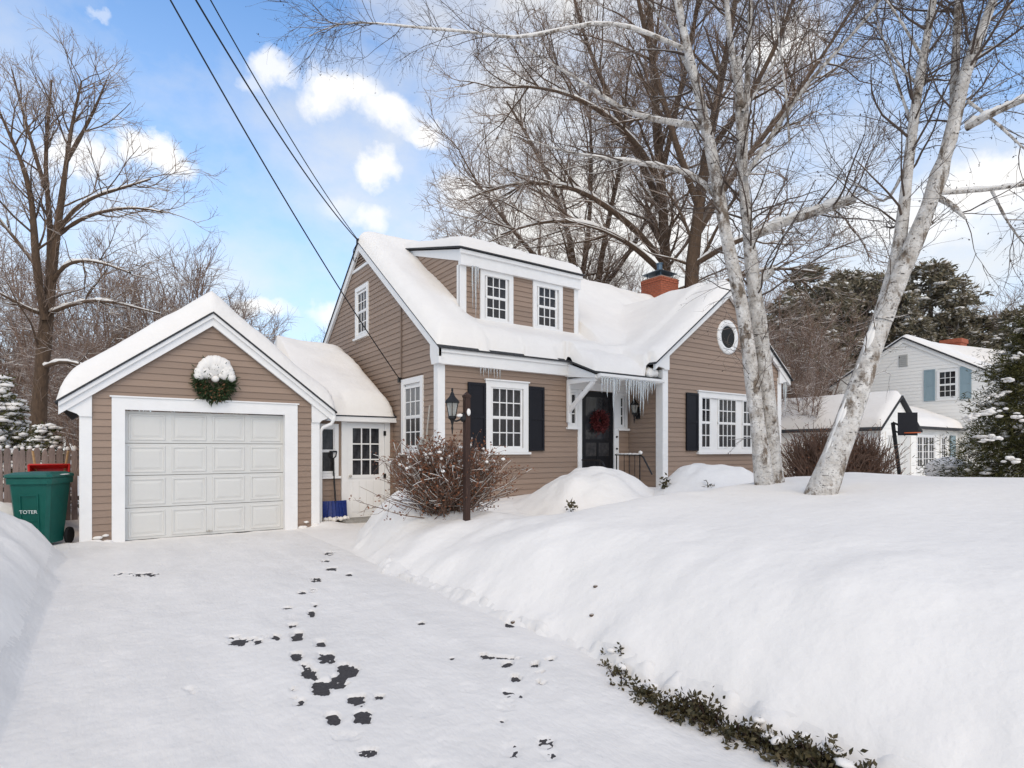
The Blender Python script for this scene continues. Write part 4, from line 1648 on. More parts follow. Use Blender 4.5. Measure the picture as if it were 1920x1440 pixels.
FY_ = 13.6
wb = empty('wheelbarrow', (-.74, FY_ - .75, .35), 'red wheelbarrow tipped up against the fence behind the green bin', 'wheelbarrow')
m = MB()
bx, by, bz = -.74, FY_ - .60, .66
vs = []
for (hw, y, z0, z1) in ((.24, .0, .0, .0),):
    pass
o4 = [(bx - .28, by - .05, bz + .58), (bx + .28, by - .05, bz + .58), (bx + .24, by - .12, bz - .1), (bx - .24, by - .12, bz - .1)]
i4 = [(bx - .24, by + .24, bz + .5), (bx + .24, by + .24, bz + .5), (bx + .2, by + .18, bz + .06), (bx - .2, by + .18, bz + .06)]
m.add(o4 + i4, [(4, 5, 6, 7), (0, 1, 5, 4), (1, 2, 6, 5), (2, 3, 7, 6), (3, 0, 4, 7)])
m.tube(o4 + [o4[0]], .018, 6)
m.build('tray', M_red, wb)
for sx in (-1, 1):
    MB().tube([(bx + sx * .12, by + .12, bz - .15), (bx + sx * .20, by + .24, bz + .45), (bx + sx * .25, by + .26, bz + .82)], .019, 6).build('handle', M_handle, wb)
m = MB().lathe((0, 0, 0), [(.06, -.035), (.17, -.04), (.19, 0), (.17, .04), (.06, .035)], 16)
R3 = Matrix.Rotation(math.pi / 2, 4, 'Y')
m.v = [tuple(R3 @ Vector(p) + Vector((bx, by + .05, bz - .22))) for p in m.v]
m.build('wheel', M_rubber, wb)

fence = empty('picket_fence', (-4.3, FY_, .3), 'weathered grey brown stockade fence with snow on its pointed tops, left of the garage', 'fence')
pk = {}
x = -.36
k = 0
rf = random.Random(12)
zf0 = .2
capsp = []
while x > -8.6:
    wd = rf.choice((.085, .095, .10))
    key = (wd,)
    if key not in pk:
        me = bpy.data.meshes.new('picket')
        w2 = wd / 2
        me.from_pydata([(-w2, -.012, 0), (w2, -.012, 0), (w2, .012, 0), (-w2, .012, 0), (-w2, -.012, 1.26), (w2, -.012, 1.26), (w2, .012, 1.26), (-w2, .012, 1.26), (0, -.012, 1.35), (0, .012, 1.35)], [],
                       [(3, 2, 1, 0), (0, 1, 5, 8, 4), (1, 2, 6, 5), (3, 7, 9, 6, 2), (0, 4, 7, 3), (4, 8, 9, 7), (5, 6, 9, 8)])
        me.materials.append(M_fence)
        pk[key] = me
    o = bpy.data.objects.new('picket', pk[key])
    C.objects.link(o)
    o.parent = fence
    zt = rf.uniform(-.03, .03)
    o.location = np.array((x - wd / 2, FY_ + rf.uniform(-.006, .006), zf0 + zt)) - org(fence)
    o.rotation_euler = (rf.uniform(-.01, .01), rf.uniform(-.012, .012), 0)
    capsp.append((x - wd / 2, FY_, zf0 + zt + 1.33, wd * .42, .03, rf.uniform(.02, .06)))
    x -= wd + .012
    k += 1
for z in (.55, 1.3):
    MB().box(-8.7, -.3, FY_ + .014, FY_ + .06, z, z + .08).build('rail', M_fence, fence)
blobs('snow', capsp, M_snow, fence, 9, sub=1)

sv = empty('snow_shovel', (3.88, YB - .12, .08), 'snow shovel with a blue scoop and black handle leaning by the link window', 'snow shovel')
m = MB()
vs = []
for i in range(7):
    t = i / 6
    for j in range(7):
        s_ = j / 6 * 2 - 1
        vs.append((3.88 + s_ * .25, YB - .10 - .10 * (1 - s_ * s_) * (1 - .4 * t) - .05 * (1 - t), .10 + .36 * t))
fs = [(i * 7 + j, i * 7 + j + 1, i * 7 + j + 8, i * 7 + j + 7) for i in range(6) for j in range(6)]
m.add(vs, fs)
for j in range(1, 6):
    s_ = j / 6 * 2 - 1
    m.tube([(3.88 + s_ * .25, YB - .115 - .10 * (1 - s_ * s_) - .05, .12), (3.88 + s_ * .20, YB - .115 - .10 * (1 - s_ * s_) * .6, .45)], .012, 5)
m.build('scoop', M_blue, sv)
MB().tube([(3.88, YB - .17, .40), (3.875, YB - .08, .95), (3.87, YB - .055, 1.33)], .017, 8).build('shaft', M_iron, sv)
m = MB().tube([(3.80, YB - .055, 1.46), (3.94, YB - .055, 1.46)], .018, 6).tube([(3.80, YB - .055, 1.46), (3.82, YB - .055, 1.36), (3.87, YB - .055, 1.32), (3.92, YB - .055, 1.36), (3.94, YB - .055, 1.46)], .013, 6)
m.build('grip', M_iron, sv)
sp = [(3.66 + .075 * k, YB - .22 - .03 * (k % 3), .10 + .015 * (k % 2), .06, .06, .05) for k in range(7)]
blobs('snow', sp, M_snow, sv, 6, sub=1)

# ================================================================== power lines
def wire(a, b, sag, r, label):
    a, b = np.array(a, float), np.array(b, float)
    P = []
    for k in range(33):
        t = k / 32
        p = a + (b - a) * t
        p[2] -= sag * 4 * t * (1 - t)
        P.append(p)
    return tag(MB().tube(P, r, 6).build('power_line', M_wire, loc=b, smooth=True), label, 'power line', 'service wires running to the gable')


apex = np.array([XW - .09, RY, 6.60])
for (px, py, Z, end, sag, r, lab) in ((333, 0, 7.2, (XW - .05, 11.40, 2.98), .25, .011, 'leftmost overhead wire, running down across the gable window to the wall'),
                                    (384, 0, 7.4, apex, .30, .013, 'middle overhead wire, ending at the gable peak'),
                                    (406, 0, 7.6, apex + np.array([0, .0, .02]), .22, .010, 'rightmost overhead wire, ending at the gable peak')):
    p = at(px, py, Z)
    e = np.array(end)
    q = e + (p - e) * 1.25
    wire(q, e, sag, r, lab)
m = MB().box(XW - .12, XW - .02, RY - .05, RY + .05, 6.52, 6.64)
m.tube([(XW - .1, RY + .0, 6.56), (XW - .13, RY + .22, 6.42), (XW - .11, RY + .26, 6.2), (XW - .1, RY + .16, 6.12), (XW - .1, RY + .1, 6.22)], .010, 6)
part(m, 'wire_bracket', M_iron)
m = MB().box(XW - .09, XW - .02, 11.36, 11.44, 2.92, 3.02)
part(m, 'wire_bracket', M_iron)

# ================================================================== snow covered shrubs in front of the house
def snowy_mound(c, rx, ry, rz, label, seed, zb, flat=2.6, twigs=None):
    root = empty('snow_covered_shrub', (c[0], c[1], zb), label, 'shrub', 'shrubs buried in snow by the front door')
    r_ = np.random.RandomState(seed)
    n1, n2 = 72, 30
    ro = np.linspace(0, 1.5, n2 + 1)[:, None]
    g = 2 * np.pi * np.arange(n1)[None] / n1
    wv = 1 + .13 * fbm(np.cos(g) * 1.1 + seed * 3.1, np.sin(g) * 1.1 + 5, 7, 3)
    X = c[0] + ro * np.cos(g) * rx * wv
    Y = c[1] + ro * np.sin(g) * ry * wv
    prof = np.exp(-(1.12 * ro) ** flat)
    rise = zb + rz - float(height(c[0], c[1]))
    Z = height(X, Y) + .012 - .10 * (ro / 1.5) ** 6 + rise * prof * (1 + .16 * fbm(X * 1.3, Y * 1.3, 17 + seed, 3) + .04 * fbm(X * 4, Y * 4, 19, 2))
    P = np.stack([X, Y, np.broadcast_to(Z, X.shape)], -1).reshape(-1, 3)
    idx = np.arange((n2 + 1) * n1).reshape(n2 + 1, n1)
    Q = np.stack([idx[:-1], np.roll(idx[:-1], -1, 1), np.roll(idx[1:], -1, 1), idx[1:]], -1).reshape(-1, 4)
    npmesh('snow_cap', P, [Q], M_snow, root)
    if twigs:
        for nm, pts, sz, mm in twigs:
            leaves(nm, pts, sz, mm, root, seed, .5)
    return root


c1 = at(1105, 900, 10.9)
r1 = np.random.RandomState(2)
tw = [('foliage', np.concatenate([at(1190, 965, 9.6) + r1.normal(size=(60, 3)) * (.06, .06, .04), at(1072, 948, 9.5) + r1.normal(size=(40, 3)) * .04]), .07, M_boxleaf)]
snowy_mound(c1, 1.12, 1.0, .58, 'wide rounded snow mound over a shrub in front of the black front door', 3, .52, 3.2, twigs=tw)
c2 = at(1335, 900, 11.4)
g2 = at(1248, 928, 11.0)
tw = [('foliage', np.concatenate([at(1246 + 10 * t, 905 + 42 * t, 10.75) + r1.normal(size=(60, 3)) * (.04, .04, .05) for t in (0, .3, .6, 1)] + [at(1330, 913, 10.35) + r1.normal(size=(40, 3)) * .035]), .075, M_boxleaf)]
snowy_mound(c2, 1.2, .9, .68, 'flat topped snow mound over a shrub under the triple window', 6, .55, 3.4, twigs=tw)

# ================================================================== brown shrubs
def twig_shrub(name, c, rx, h, n, label, cat, seed, mtw, leafm=None, nleaf=0, leafsize=.05, snowy=True, spread=1.0, rtw=.005):
    r_ = np.random.RandomState(seed)
    root = empty(name, c, label, cat)
    k = 7
    az = r_.uniform(0, 2 * np.pi, n)
    tilt = np.abs(r_.normal(0, .55, n)).clip(0, 1.25) * spread
    L = h * r_.uniform(.75, 1.12, n) * np.where(tilt > .9, .9, 1.0)
    d = np.stack([np.sin(tilt) * np.cos(az), np.sin(tilt) * np.sin(az), np.cos(tilt)], 1)
    base = np.array(c) + np.stack([r_.normal(0, .13, n) * rx, r_.normal(0, .13, n) * rx, r_.uniform(-.15, .02, n)], 1)
    P = np.empty((n, k, 3))
    p, dd = base, d
    for i in range(k):
        P[:, i] = p
        dd = dd + r_.normal(size=(n, 3)) * .13 + np.array([0, 0, .05])
        dd /= np.linalg.norm(dd, axis=1, keepdims=True)
        p = p + dd * (L / (k - 1))[:, None] * np.array([rx / h * 1.25, rx / h * 1.25, 1.0])
    R = np.linspace(1, .35, k)[None] * rtw * 1.6 * r_.uniform(.7, 1.3, (n, 1))
    g = Geo()
    g.tubes(P, R)
    # side twigs
    mcount = n * 5
    pi_ = r_.randint(0, n, mcount)
    t = r_.uniform(.35, .98, mcount) * (k - 1)
    i0 = t.astype(int).clip(0, k - 2)
    f = (t - i0)[:, None]
    b = P[pi_, i0] * (1 - f) + P[pi_, i0 + 1] * f
    T = P[pi_, i0 + 1] - P[pi_, i0]
    T /= np.linalg.norm(T, axis=1, keepdims=True)
    dd = T + r_.normal(size=(mcount, 3)) * .55
    dd /= np.linalg.norm(dd, axis=1, keepdims=True)
    l2 = h * r_.uniform(.12, .3, mcount)[:, None]
    P2 = np.stack([b, b + dd * l2 * .5, b + dd * l2 + r_.normal(size=(mcount, 3)) * .02], 1)
    g.tubes(P2, np.linspace(1, .5, 3)[None] * rtw * r_.uniform(.6, 1, (mcount, 1)))
    tag(g.build('twigs', mtw, root), kind='stuff')
    if nleaf:
        idx = r_.randint(0, mcount, nleaf)
        leaves('dead_leaves', P2[idx, 2] + r_.normal(size=(nleaf, 3)) * .03, leafsize, leafm, root, seed, .55)
    if snowy:
        tips = P[P[:, -1, 2] > np.percentile(P[:, -1, 2], 25)][:, -1]
        tips = tips[r_.permutation(len(tips))[:int(n * .15)]]
        blobs('snow', [(q[0], q[1], q[2], .03 * r_.uniform(.6, 1.5), .03, .022) for q in tips], M_snow, root, seed, sub=1)
        g = Geo()
        sel = r_.rand(n) < .5
        g.tubes(P[sel][:, 0:6] + np.array([0, 0, rtw * 1.5]), R[sel][:, 0:6] * .85)
        s2 = r_.rand(len(P2)) < .16
        g.tubes(P2[s2] + np.array([0, 0, rtw]), np.full((s2.sum(), 3), rtw * .9))
        tag(g.build('branch_snow', M_snow, root), kind='stuff')
    return root


bc = at(838, 968, 8.55)
bzz = float(height(bc[0], bc[1]))
twig_shrub('bare_shrub', (bc[0], bc[1], bzz), 1.05, .95, 680, 'spreading brown bare shrub with bits of snow, round the foot of the lamp post', 'shrub', 21, M_shrub, M_deadleaf, 7500, .042, rtw=.005)
for px, Z, w, h, sd, lab in ((1540, 12.5, 1.0, 1.55, 31, 'brown bare bush between the two birches, left of the leaning trunk'), (1605, 12.8, .95, 1.45, 33, 'brown bare bush right of the leaning birch trunk, by the white garage')):
    q = at(px, 900, Z)
    twig_shrub('bare_shrub', (q[0], q[1], .30), w, h, 420, lab, 'shrub', sd, M_shrub, M_deadleaf, 700, .04, rtw=.009, snowy=False)
q = at(1775, 893, 15.5)
ys = empty('snow_covered_shrub', (q[0], q[1], .5), 'small round shrub under a dome of snow in front of the neighbour\'s window', 'shrub')
blobs('snow_cap', [(q[0], q[1], q[2] + .18, .50, .5, .34), (q[0] + .25, q[1] - .1, q[2] + .1, .28, .3, .22), (q[0] - .25, q[1] + .1, q[2] + .08, .28, .3, .2)], M_snow, ys, 5, sub=3)
leaves('foliage', np.array([q + np.array([r1.normal() * .28, r1.normal() * .2 - .35, r1.uniform(-.05, .3)]) for _ in range(420)]), .085, M_boxleaf, ys, 4, .5)

# ================================================================== low evergreens along the driveway edge
HEDGE = [(1146, 1222, .06), (1165, 1240, .10), (1185, 1258, .06), (1215, 1275, .07), (1240, 1292, .07), (1268, 1308, .10), (1300, 1305, .16), (1325, 1315, .17), (1350, 1340, .11), (1380, 1352, .07),
         (1412, 1352, .13), (1440, 1372, .10), (1470, 1380, .13), (1505, 1385, .15), (1535, 1400, .14), (1565, 1415, .15), (1600, 1425, .16), (1640, 1450, .14), (1690, 1470, .12)]
low = empty('low_evergreen_hedge', at_ground(1400, 1365, .1), 'low row of dark evergreen leaves poking out of the snow along the driveway edge', 'hedge')
pts, stems = [], Geo()
r_ = np.random.RandomState(44)
SP, SR = [], []
for (x, y, h) in HEDGE:
    b = at_ground(x, y, .10)
    b[2] = .0
    nst = int((9 + h * 150) * r_.choice([.4, .8, 1.1, 1.4]))
    for k in range(nst):
        s0 = b + np.array([np.clip(r_.normal() * .045, -.09, .05), r_.normal() * .06, 0])
        s0[2] = float(height(s0[0], s0[1])) - .03
        d = np.array([r_.normal() * .4 - .25, r_.normal() * .45, 1.0])
        d /= np.linalg.norm(d)
        L = h * r_.uniform(.3, 1.0) + .02
        q = [s0 + d * L * t + np.array([0, 0, -.02 * t * t]) + r_.normal(size=3) * .004 for t in np.linspace(0, 1, 4)]
        SP.append(q)
        SR.append([.005, .0045, .004, .003])
        for t in np.linspace(.25, 1, 6):
            if r_.rand() < .85:
                pts.append(s0 + d * L * t + r_.normal(size=3) * .008)
stems.tubes(np.array(SP), np.array(SR))
tag(stems.build('stems', M_post, low), kind='stuff')
pts = np.array(pts)
pts = np.concatenate([pts, pts + r_.normal(size=pts.shape) * .012])
leaves('leaves', pts, .033, M_boxleaf, low, 3, .5, np.array([[0, 0, .4]]))
bl_ = []
for (x, y, h) in HEDGE:
    b = at_ground(x + r_.uniform(-12, 12), y - 4, .1)
    if r_.rand() < .75:
        zz = float(height(b[0], b[1]))
        bl_.append((b[0] + r_.uniform(-.05, .1), b[1], zz + h * .55, r_.uniform(.02, .045), r_.uniform(.02, .05), .018))
blobs('snow', bl_, M_snow, low, 7, rough=.25)

tag(blobs('roof_snow', [(10.13, 8.95, 3.22, .2, .22, .13), (10.12, 9.25, 3.34, .2, .25, .14), (10.2, 9.5, 3.42, .15, .2, .14), (9.98, 8.9, 3.2, .14, .2, .14)], M_snow, None, 3, loc=(10.1, 9.2, 3.2), sub=3), 'lump of snow wedged under the left eave of the front gable, above the icicles', 'snow', kind='stuff')
tag(blobs('snow_clump', [(-.05, YG - .03, .10, .07, .03, .03), (.06, YG - .03, .13, .05, .03, .025), (-.08, YG - .05, .03, .12, .06, .05), (.08, YG - .05, .02, .09, .05, .04), (3.2, YG - .03, .12, .05, .03, .025), (3.36, YG - .05, .03, .10, .06, .06), (3.12, YG - .05, .02, .1, .05, .04)], M_snow, None, 6, loc=(1.6, YG - .05, 0), rough=.2), 'small clumps of snow stuck to the lowest garage clapboards', 'snow', kind='stuff')
# small bits lying on the bank
for x, y, lab in ((1117, 1101, 'upper of two small dark clods on the snowbank slope'), (1110, 1155, 'lower of two small dark clods on the snowbank slope'), (962, 1168, 'dark clod at the foot of the snowbank by the driveway')):
    # walk the ray down to the snow
    d = ray(x, y)
    t = 2.0
    while t < 12:
        p = np.array([0, 0, EYE]) + d * t
        if p[2] < float(height(p[0], p[1])):
            break
        t += .01
    tag(blobs('frozen_clod', [(p[0], p[1], p[2] + .006, .022, .02, .014)], M_bark, None, 3, loc=p, sub=2), lab, 'clod')

# ================================================================== neighbour's house
NX0 = 30.4
fn = Side(NX0)
na = at(1700, 632, 27.0)
NRY, NRZ = 11.5, 6.72
NH, NHL, NS = 5.1, 3.2, .60      # the roof runs further down on the street side
nb = empty('white_house', (32, 11, 0), 'white clapboard house with blue shutters and a small gabled garage, beyond the birches', 'house')
m = MB()
e0 = NRZ - .2 - NS * NH
wpoly(m, fn, [(NRY - NH, 0), (NRY + NHL, 0), (NRY + NHL, NRZ - .2 - NS * NHL), (NRY, NRZ - .2), (NRY - NH, e0)], -.2, -.012)
nwall = m.build('gable_wall', M_white, nb)


def nspan(v):
    k = max((NRZ - .2 - v) / NS, .02)
    return (NRY - min(k, NH), NRY + min(k, NHL))


clapboards(fn, nwall, 1.6, 6.4, .152, nspan, [(9.42, 10.16, 3.75, 5.0)], me=CLAPW)
window(fn, nb, 9.40, 10.18, 3.72, 5.02, [(9.50, 10.08, 3.84, 4.32, 3, 2, 'screen'), (9.50, 10.08, 4.40, 4.92, 3, 2, 'glass')], casing=.10)
shutter(fn, 8.93, 9.33, 3.68, 5.08, M_blueshut, nb)
shutter(fn, 10.25, 10.68, 3.68, 5.08, M_blueshut, nb)
m = MB()
wbox(m, fn, 11.34, 11.70, 5.35, 5.90, .0, .04)
nv = m.build('gable_vent', M_grey, nb)
for k in range(6):
    m = MB()
    wbox(m, fn, 11.37, 11.67, 5.38 + k * .085, 5.44 + k * .085, .041, .06)
    m.build('slat', M_grey, nv)
for sgn in (-1, 1):
    m = MB()
    hw = (NH if sgn < 0 else NHL) + .15
    e = NRY + sgn * hw
    ez = NRZ - NS * hw
    wpoly(m, fn, [(NRY, NRZ - .06), (e, ez - .06), (e, ez - .25), (NRY, NRZ - .26)], .0, .08)
    m.build('rake_board', M_white, nb)
    m = MB()
    m.prism([(NX0 - .15, NRY, NRZ), (NX0 - .15, e, ez), (NX0 - .15, e, ez - .07), (NX0 - .15, NRY, NRZ - .07)], (11.5, 0, 0))
    m.build('roof', M_shingle, nb)
m = MB().box(NX0 + .2, 41.7, NRY - NH, NRY - NH + .2, 0, e0).box(NX0 + .2, 41.7, NRY + NHL - .2, NRY + NHL, 0, NRZ - .3 - NS * NHL).box(41.5, 41.7, NRY - NH, NRY + NHL, 0, e0)
m.build('side_wall', M_white, nb)
# shed dormer on the street side
m = MB()
m.box(34.2, 40.5, NRY - 2.6, NRY - 2.5, 4.9, 5.9)
m.prism([(34.2, NRY - 2.6, 4.9), (34.2, NRY - 2.6, 5.9), (34.2, NRY - .3, 6.5)], (.1, 0, 0))
m.build('dormer_wall', M_white, nb)
m = MB()
m.prism([(34.0, NRY - 2.75, 5.92), (34.0, NRY - .2, 6.62), (34.0, NRY - .2, 6.55), (34.0, NRY - 2.75, 5.85)], (6.7, 0, 0))
m.build('dormer_roof', M_shingle, nb)
m = MB().box(37.2, 38.1, NRY - .1, NRY + .8, 5.8, 7.35)
m.box(37.15, 38.15, NRY - .15, NRY + .85, 7.2, 7.42)
m.build('chimney', M_brick, nb)
# gabled garage
GXc, GY0, GZ, GS, GH = 23.6, 9.1, 3.45, .72, 1.52
fng = Front(GY0)
m = MB()
ge = GZ - .1 - GS * GH
wpoly(m, fng, [(GXc - GH, 0), (GXc + GH, 0), (GXc + GH, ge), (GXc, GZ - .1), (GXc - GH, ge)], -.15, -.012)
ngw = m.build('garage_gable_wall', M_white, nb)


def ngspan(v):
    if v < ge:
        return (GXc - GH, GXc + GH)
    k = max((GZ - .22 - v) / GS, .01)
    return (GXc - k, GXc + k)


clapboards(fng, ngw, .3, GZ - .25, .15, ngspan, [(GXc - 1.0, GXc + 1.0, -1, 2.05)], me=CLAPW)
m = MB()
wbox(m, fng, GXc - 1.12, GXc - .98, 0, 2.14, 0, .04)
wbox(m, fng, GXc + .98, GXc + 1.12, 0, 2.14, 0, .04)
wbox(m, fng, GXc - .98, GXc + .98, 2.0, 2.14, 0, .04)
m.build('garage_door_frame', M_white, nb)
m = MB()
wbox(m, fng, GXc - .98, GXc + .98, 0, 2.0, -.011, .01)
ngd = m.build('garage_door', M_gdoor, nb)
for k in range(4):
    m = MB()
    wbox(m, fng, GXc - .95 + k * .485, GXc - .95 + k * .485 + .44, .1, 1.9, .0095, .02)
    m.build('plank', M_gdoor, ngd)
m = MB().box(GXc - GH, GXc - GH + .12, GY0 + .15, GY0 + 8, 0, ge).box(GXc + GH - .12, GXc + GH, GY0 + .15, GY0 + 8, 0, ge)
m.build('garage_side_wall', M_white, nb)
for sgn in (-1, 1):
    m = MB()
    m.prism([(GXc, GY0 - .15, GZ), (GXc + sgn * (GH + .2), GY0 - .15, GZ - GS * (GH + .2)), (GXc + sgn * (GH + .2), GY0 - .15, GZ - .06 - GS * (GH + .2)), (GXc, GY0 - .15, GZ - .06)], (0, 8.2, 0))
    m.build('garage_roof', M_shingle, nb)
# low link with a bow window, between garage and house
lx0, lx1, ly = GXc + GH + .03, NX0 - .03, GY0 + .30
fnl = Front(ly)
m = MB()
wbox(m, fnl, lx0, lx1, 0, 2.30, -.15, -.012)
m.build('link_wall', M_white, nb)
wx = lx0 + .75
window(fnl, nb, wx, wx + 1.9, .62, 2.1, [(wx + .14 + .58 * k, wx + .14 + .58 * k + .46, .85, 1.98, 2, 4, 'glass') for k in range(3)], casing=.09, sill=False, name='link_window')
window(fnl, nb, wx + 2.45, wx + 3.1, .9, 2.1, [(wx + 2.58, wx + 2.97, 1.02, 1.95, 2, 4, 'glass')], casing=.09, sill=False, name='link_window')
shutter(fnl, wx + 3.5, wx + 4.0, .9, 2.1, M_blueshut, nb)
m = MB()
m.prism([(lx0 - .1, ly - .3, 2.38), (lx0 - .1, ly + 1.8, 3.3), (lx0 - .1, ly + 1.8, 3.22), (lx0 - .1, ly - .3, 2.30)], (lx1 - lx0 + .1, 0, 0))
m.build('link_roof', M_shingle, nb)
snow_sheet('thin snow on the white house main roof and its dormer', NX0 - .2, NX0 + 11.4, NRY - NH - .2, NRY + NHL + .2, .16,
           lambda X, Y: np.maximum(NRZ - NS * np.abs(Y - NRY), np.where((X > 34) & (X < 40.7) & (Y < NRY) & (Y > NRY - 2.75), 5.92 + .275 * (Y - NRY + 2.75), -9)),
           lambda X, Y: (X > NX0 - .14) & (X < NX0 + 11.3) & (Y > NRY - NH - .14) & (Y < NRY + NHL + .14), lambda X, Y: .16 + 0 * X, .3, seed=11)
snow_sheet('snow on the small gabled garage roof of the white house', GXc - GH - .3, GXc + GH + .3, GY0 - .2, GY0 + 8.1, .10, lambda X, Y: GZ - GS * np.abs(X - GXc),
           lambda X, Y: (np.abs(X - GXc) < GH + .19) & (Y > GY0 - .14) & (Y < GY0 + 8), lambda X, Y: .20 + 0 * X, .3, seed=13)
snow_sheet('snow on the low lean-to roof of the white house', lx0 - .2, lx1 + .05, ly - .35, ly + 1.9, .10, lambda X, Y: 2.38 + .438 * (Y - ly + .3),
           lambda X, Y: (X > lx0 - .09) & (X < lx1 - .02) & (Y > ly - .29) & (Y < ly + 1.8), lambda X, Y: .25 + 0 * X, .3, seed=15)

# ---- basketball hoop on its driveway
hb = at(1693, 893, 18.5)
ht = at(1674, 792, 18.5)
hoop = empty('basketball_hoop', hb, 'black basketball hoop on a leaning pole in front of the white garage', 'basketball hoop')
MB().tube([hb - np.array([0, 0, .8]), ht], .06, 8).build('pole', M_iron, hoop)
bc_ = at(1701, 795, 18.2)
ax = (bc_ - ht)
ax[2] = 0
ax /= np.linalg.norm(ax)
sd_ = np.array([-ax[1], ax[0], 0])
m = MB()
m.tube([ht, bc_ + np.array([0, 0, -.12]) - ax * .05], .035, 6).tube([ht - np.array([0, 0, .25]), bc_ + np.array([0, 0, -.35]) - ax * .05], .03, 6)
m.build('arm', M_iron, hoop)
ax2 = np.array([-.62, -.785, 0])
sd2 = np.array([.785, -.62, 0])
m = MB()
q4 = [bc_ + sd2 * a + np.array([0, 0, b]) for a, b in ((-.29, -.36), (.29, -.36), (.29, .36), (-.29, .36))]
m.prism([tuple(p) for p in q4], ax2 * .04)
m.build('backboard', M_shutter, hoop)
rc = bc_ + ax2 * .26 + np.array([0, 0, -.28])
MB().tube([rc + .21 * (ax2 * math.cos(a) + sd2 * math.sin(a)) for a in np.linspace(0, 2 * math.pi, 17)], .012, 6, cap=False).build('rim', M_orange, hoop)
# ---- orange drum beside the bushes
q = at(1628, 893, 14.0)
cn = empty('orange_bucket', (q[0], q[1], .45), 'small orange bucket peeking over the snow beside the right brown bush', 'bucket')
MB().lathe((q[0], q[1], .5), [(.13, 0), (.16, .34), (.175, .345), (.175, .37), (.15, .37), (.13, .2)], 14).build('body', M_orange, cn)
MB().tube([(q[0] + .16 * math.cos(a), q[1], .84 + .12 * math.sin(a)) for a in np.linspace(0, math.pi, 9)], .006, 5).build('handle', M_iron, cn)

# ================================================================== trees
def poly(pts, Z, k=12, jz=0.0, wob=0.0, seed=0):
    """smooth world polyline through photo pixels (x, y[, extra depth])"""
    rr = np.random.RandomState(seed)
    W = np.array([at(p[0], p[1], Z + (p[2] if len(p) > 2 else 0)) for p in pts])
    s_ = np.concatenate(([0], np.cumsum(np.linalg.norm(np.diff(W, axis=0), axis=1))))
    t = np.linspace(0, s_[-1], k)
    Q = np.stack([np.interp(t, s_, W[:, i]) for i in range(3)], 1)
    for _ in range(2):
        Q[1:-1] = .25 * Q[:-2] + .5 * Q[1:-1] + .25 * Q[2:]
    if wob:
        Q[1:-1] += rr.normal(size=(k - 2, 3)) * wob
    return Q


def shoots(rs, P, R, n, tr, ang, length, k, trop, wob, rr, rtip=.35, side=None):
    """child branches off the polylines P; vectorised"""
    M, K, _ = P.shape
    n = np.asarray(n if hasattr(n, '__len__') else [n] * M)
    pi_ = np.repeat(np.arange(M), n)
    m_ = len(pi_)
    t = rs.uniform(tr[0], tr[1], m_)
    f = t * (K - 1)
    i0 = np.clip(f.astype(int), 0, K - 2)
    f = (f - i0)[:, None]
    b = P[pi_, i0] * (1 - f) + P[pi_, i0 + 1] * f
    rb = R[pi_, i0] * (1 - f[:, 0]) + R[pi_, i0 + 1] * f[:, 0]
    T = P[pi_, i0 + 1] - P[pi_, i0]
    T /= np.linalg.norm(T, axis=1, keepdims=True) + 1e-9
    q = rs.normal(size=(m_, 3))
    if side is not None:
        q = q + side
    q -= T * (q * T).sum(1, keepdims=True)
    q /= np.linalg.norm(q, axis=1, keepdims=True) + 1e-9
    a = rs.normal(ang[0], ang[1], m_)[:, None]
    d = T * np.cos(a) + q * np.sin(a)
    L = length * rs.uniform(.6, 1.25, m_) * (1.15 - .55 * t)
    Q = np.empty((m_, k, 3))
    p = b
    for i in range(k):
        Q[:, i] = p
        d = d + rs.normal(size=(m_, 3)) * wob + np.array([0, 0, trop])
        d /= np.linalg.norm(d, axis=1, keepdims=True)
        p = p + d * (L / (k - 1))[:, None]
    r0 = np.minimum(rb * rr[0], rr[1]) * rs.uniform(.75, 1.1, m_)
    r0 = np.maximum(r0, rr[2])
    return Q, r0[:, None] * np.linspace(1, rtip, k)[None]


def lie_snow(g, rs, P, R, frac, thick=1.0, minr=0.0, n=4):
    """snow resting on the upper side of the flatter branches"""
    sel = rs.rand(len(P)) < frac
    P, R = P[sel], R[sel]
    if not len(P):
        return
    T = np.empty_like(P)
    T[:, 1:-1] = P[:, 2:] - P[:, :-2]
    T[:, 0] = P[:, 1] - P[:, 0]
    T[:, -1] = P[:, -1] - P[:, -2]
    T /= np.linalg.norm(T, axis=2, keepdims=True) + 1e-9 if False else np.linalg.norm(T, axis=2, keepdims=True) + 1e-9
    fl = np.clip(1.25 - np.abs(T[:, :, 2]) * 1.35, 0, 1) * rs.uniform(.5, 1.2, R.shape)
    r2 = np.maximum(R * .85 * fl * thick, .0006) + minr * fl
    P2 = P.copy()
    P2[:, :, 2] += R * .62 + r2 * .35
    g.tubes(P2, r2, n)


def pad(polys, k):
    """resample to a common number of points"""
    out = []
    for Q in polys:
        s_ = np.linspace(0, 1, len(Q))
        t = np.linspace(0, 1, k)
        out.append(np.stack([np.interp(t, s_, Q[:, i]) for i in range(3)], 1))
    return np.array(out)


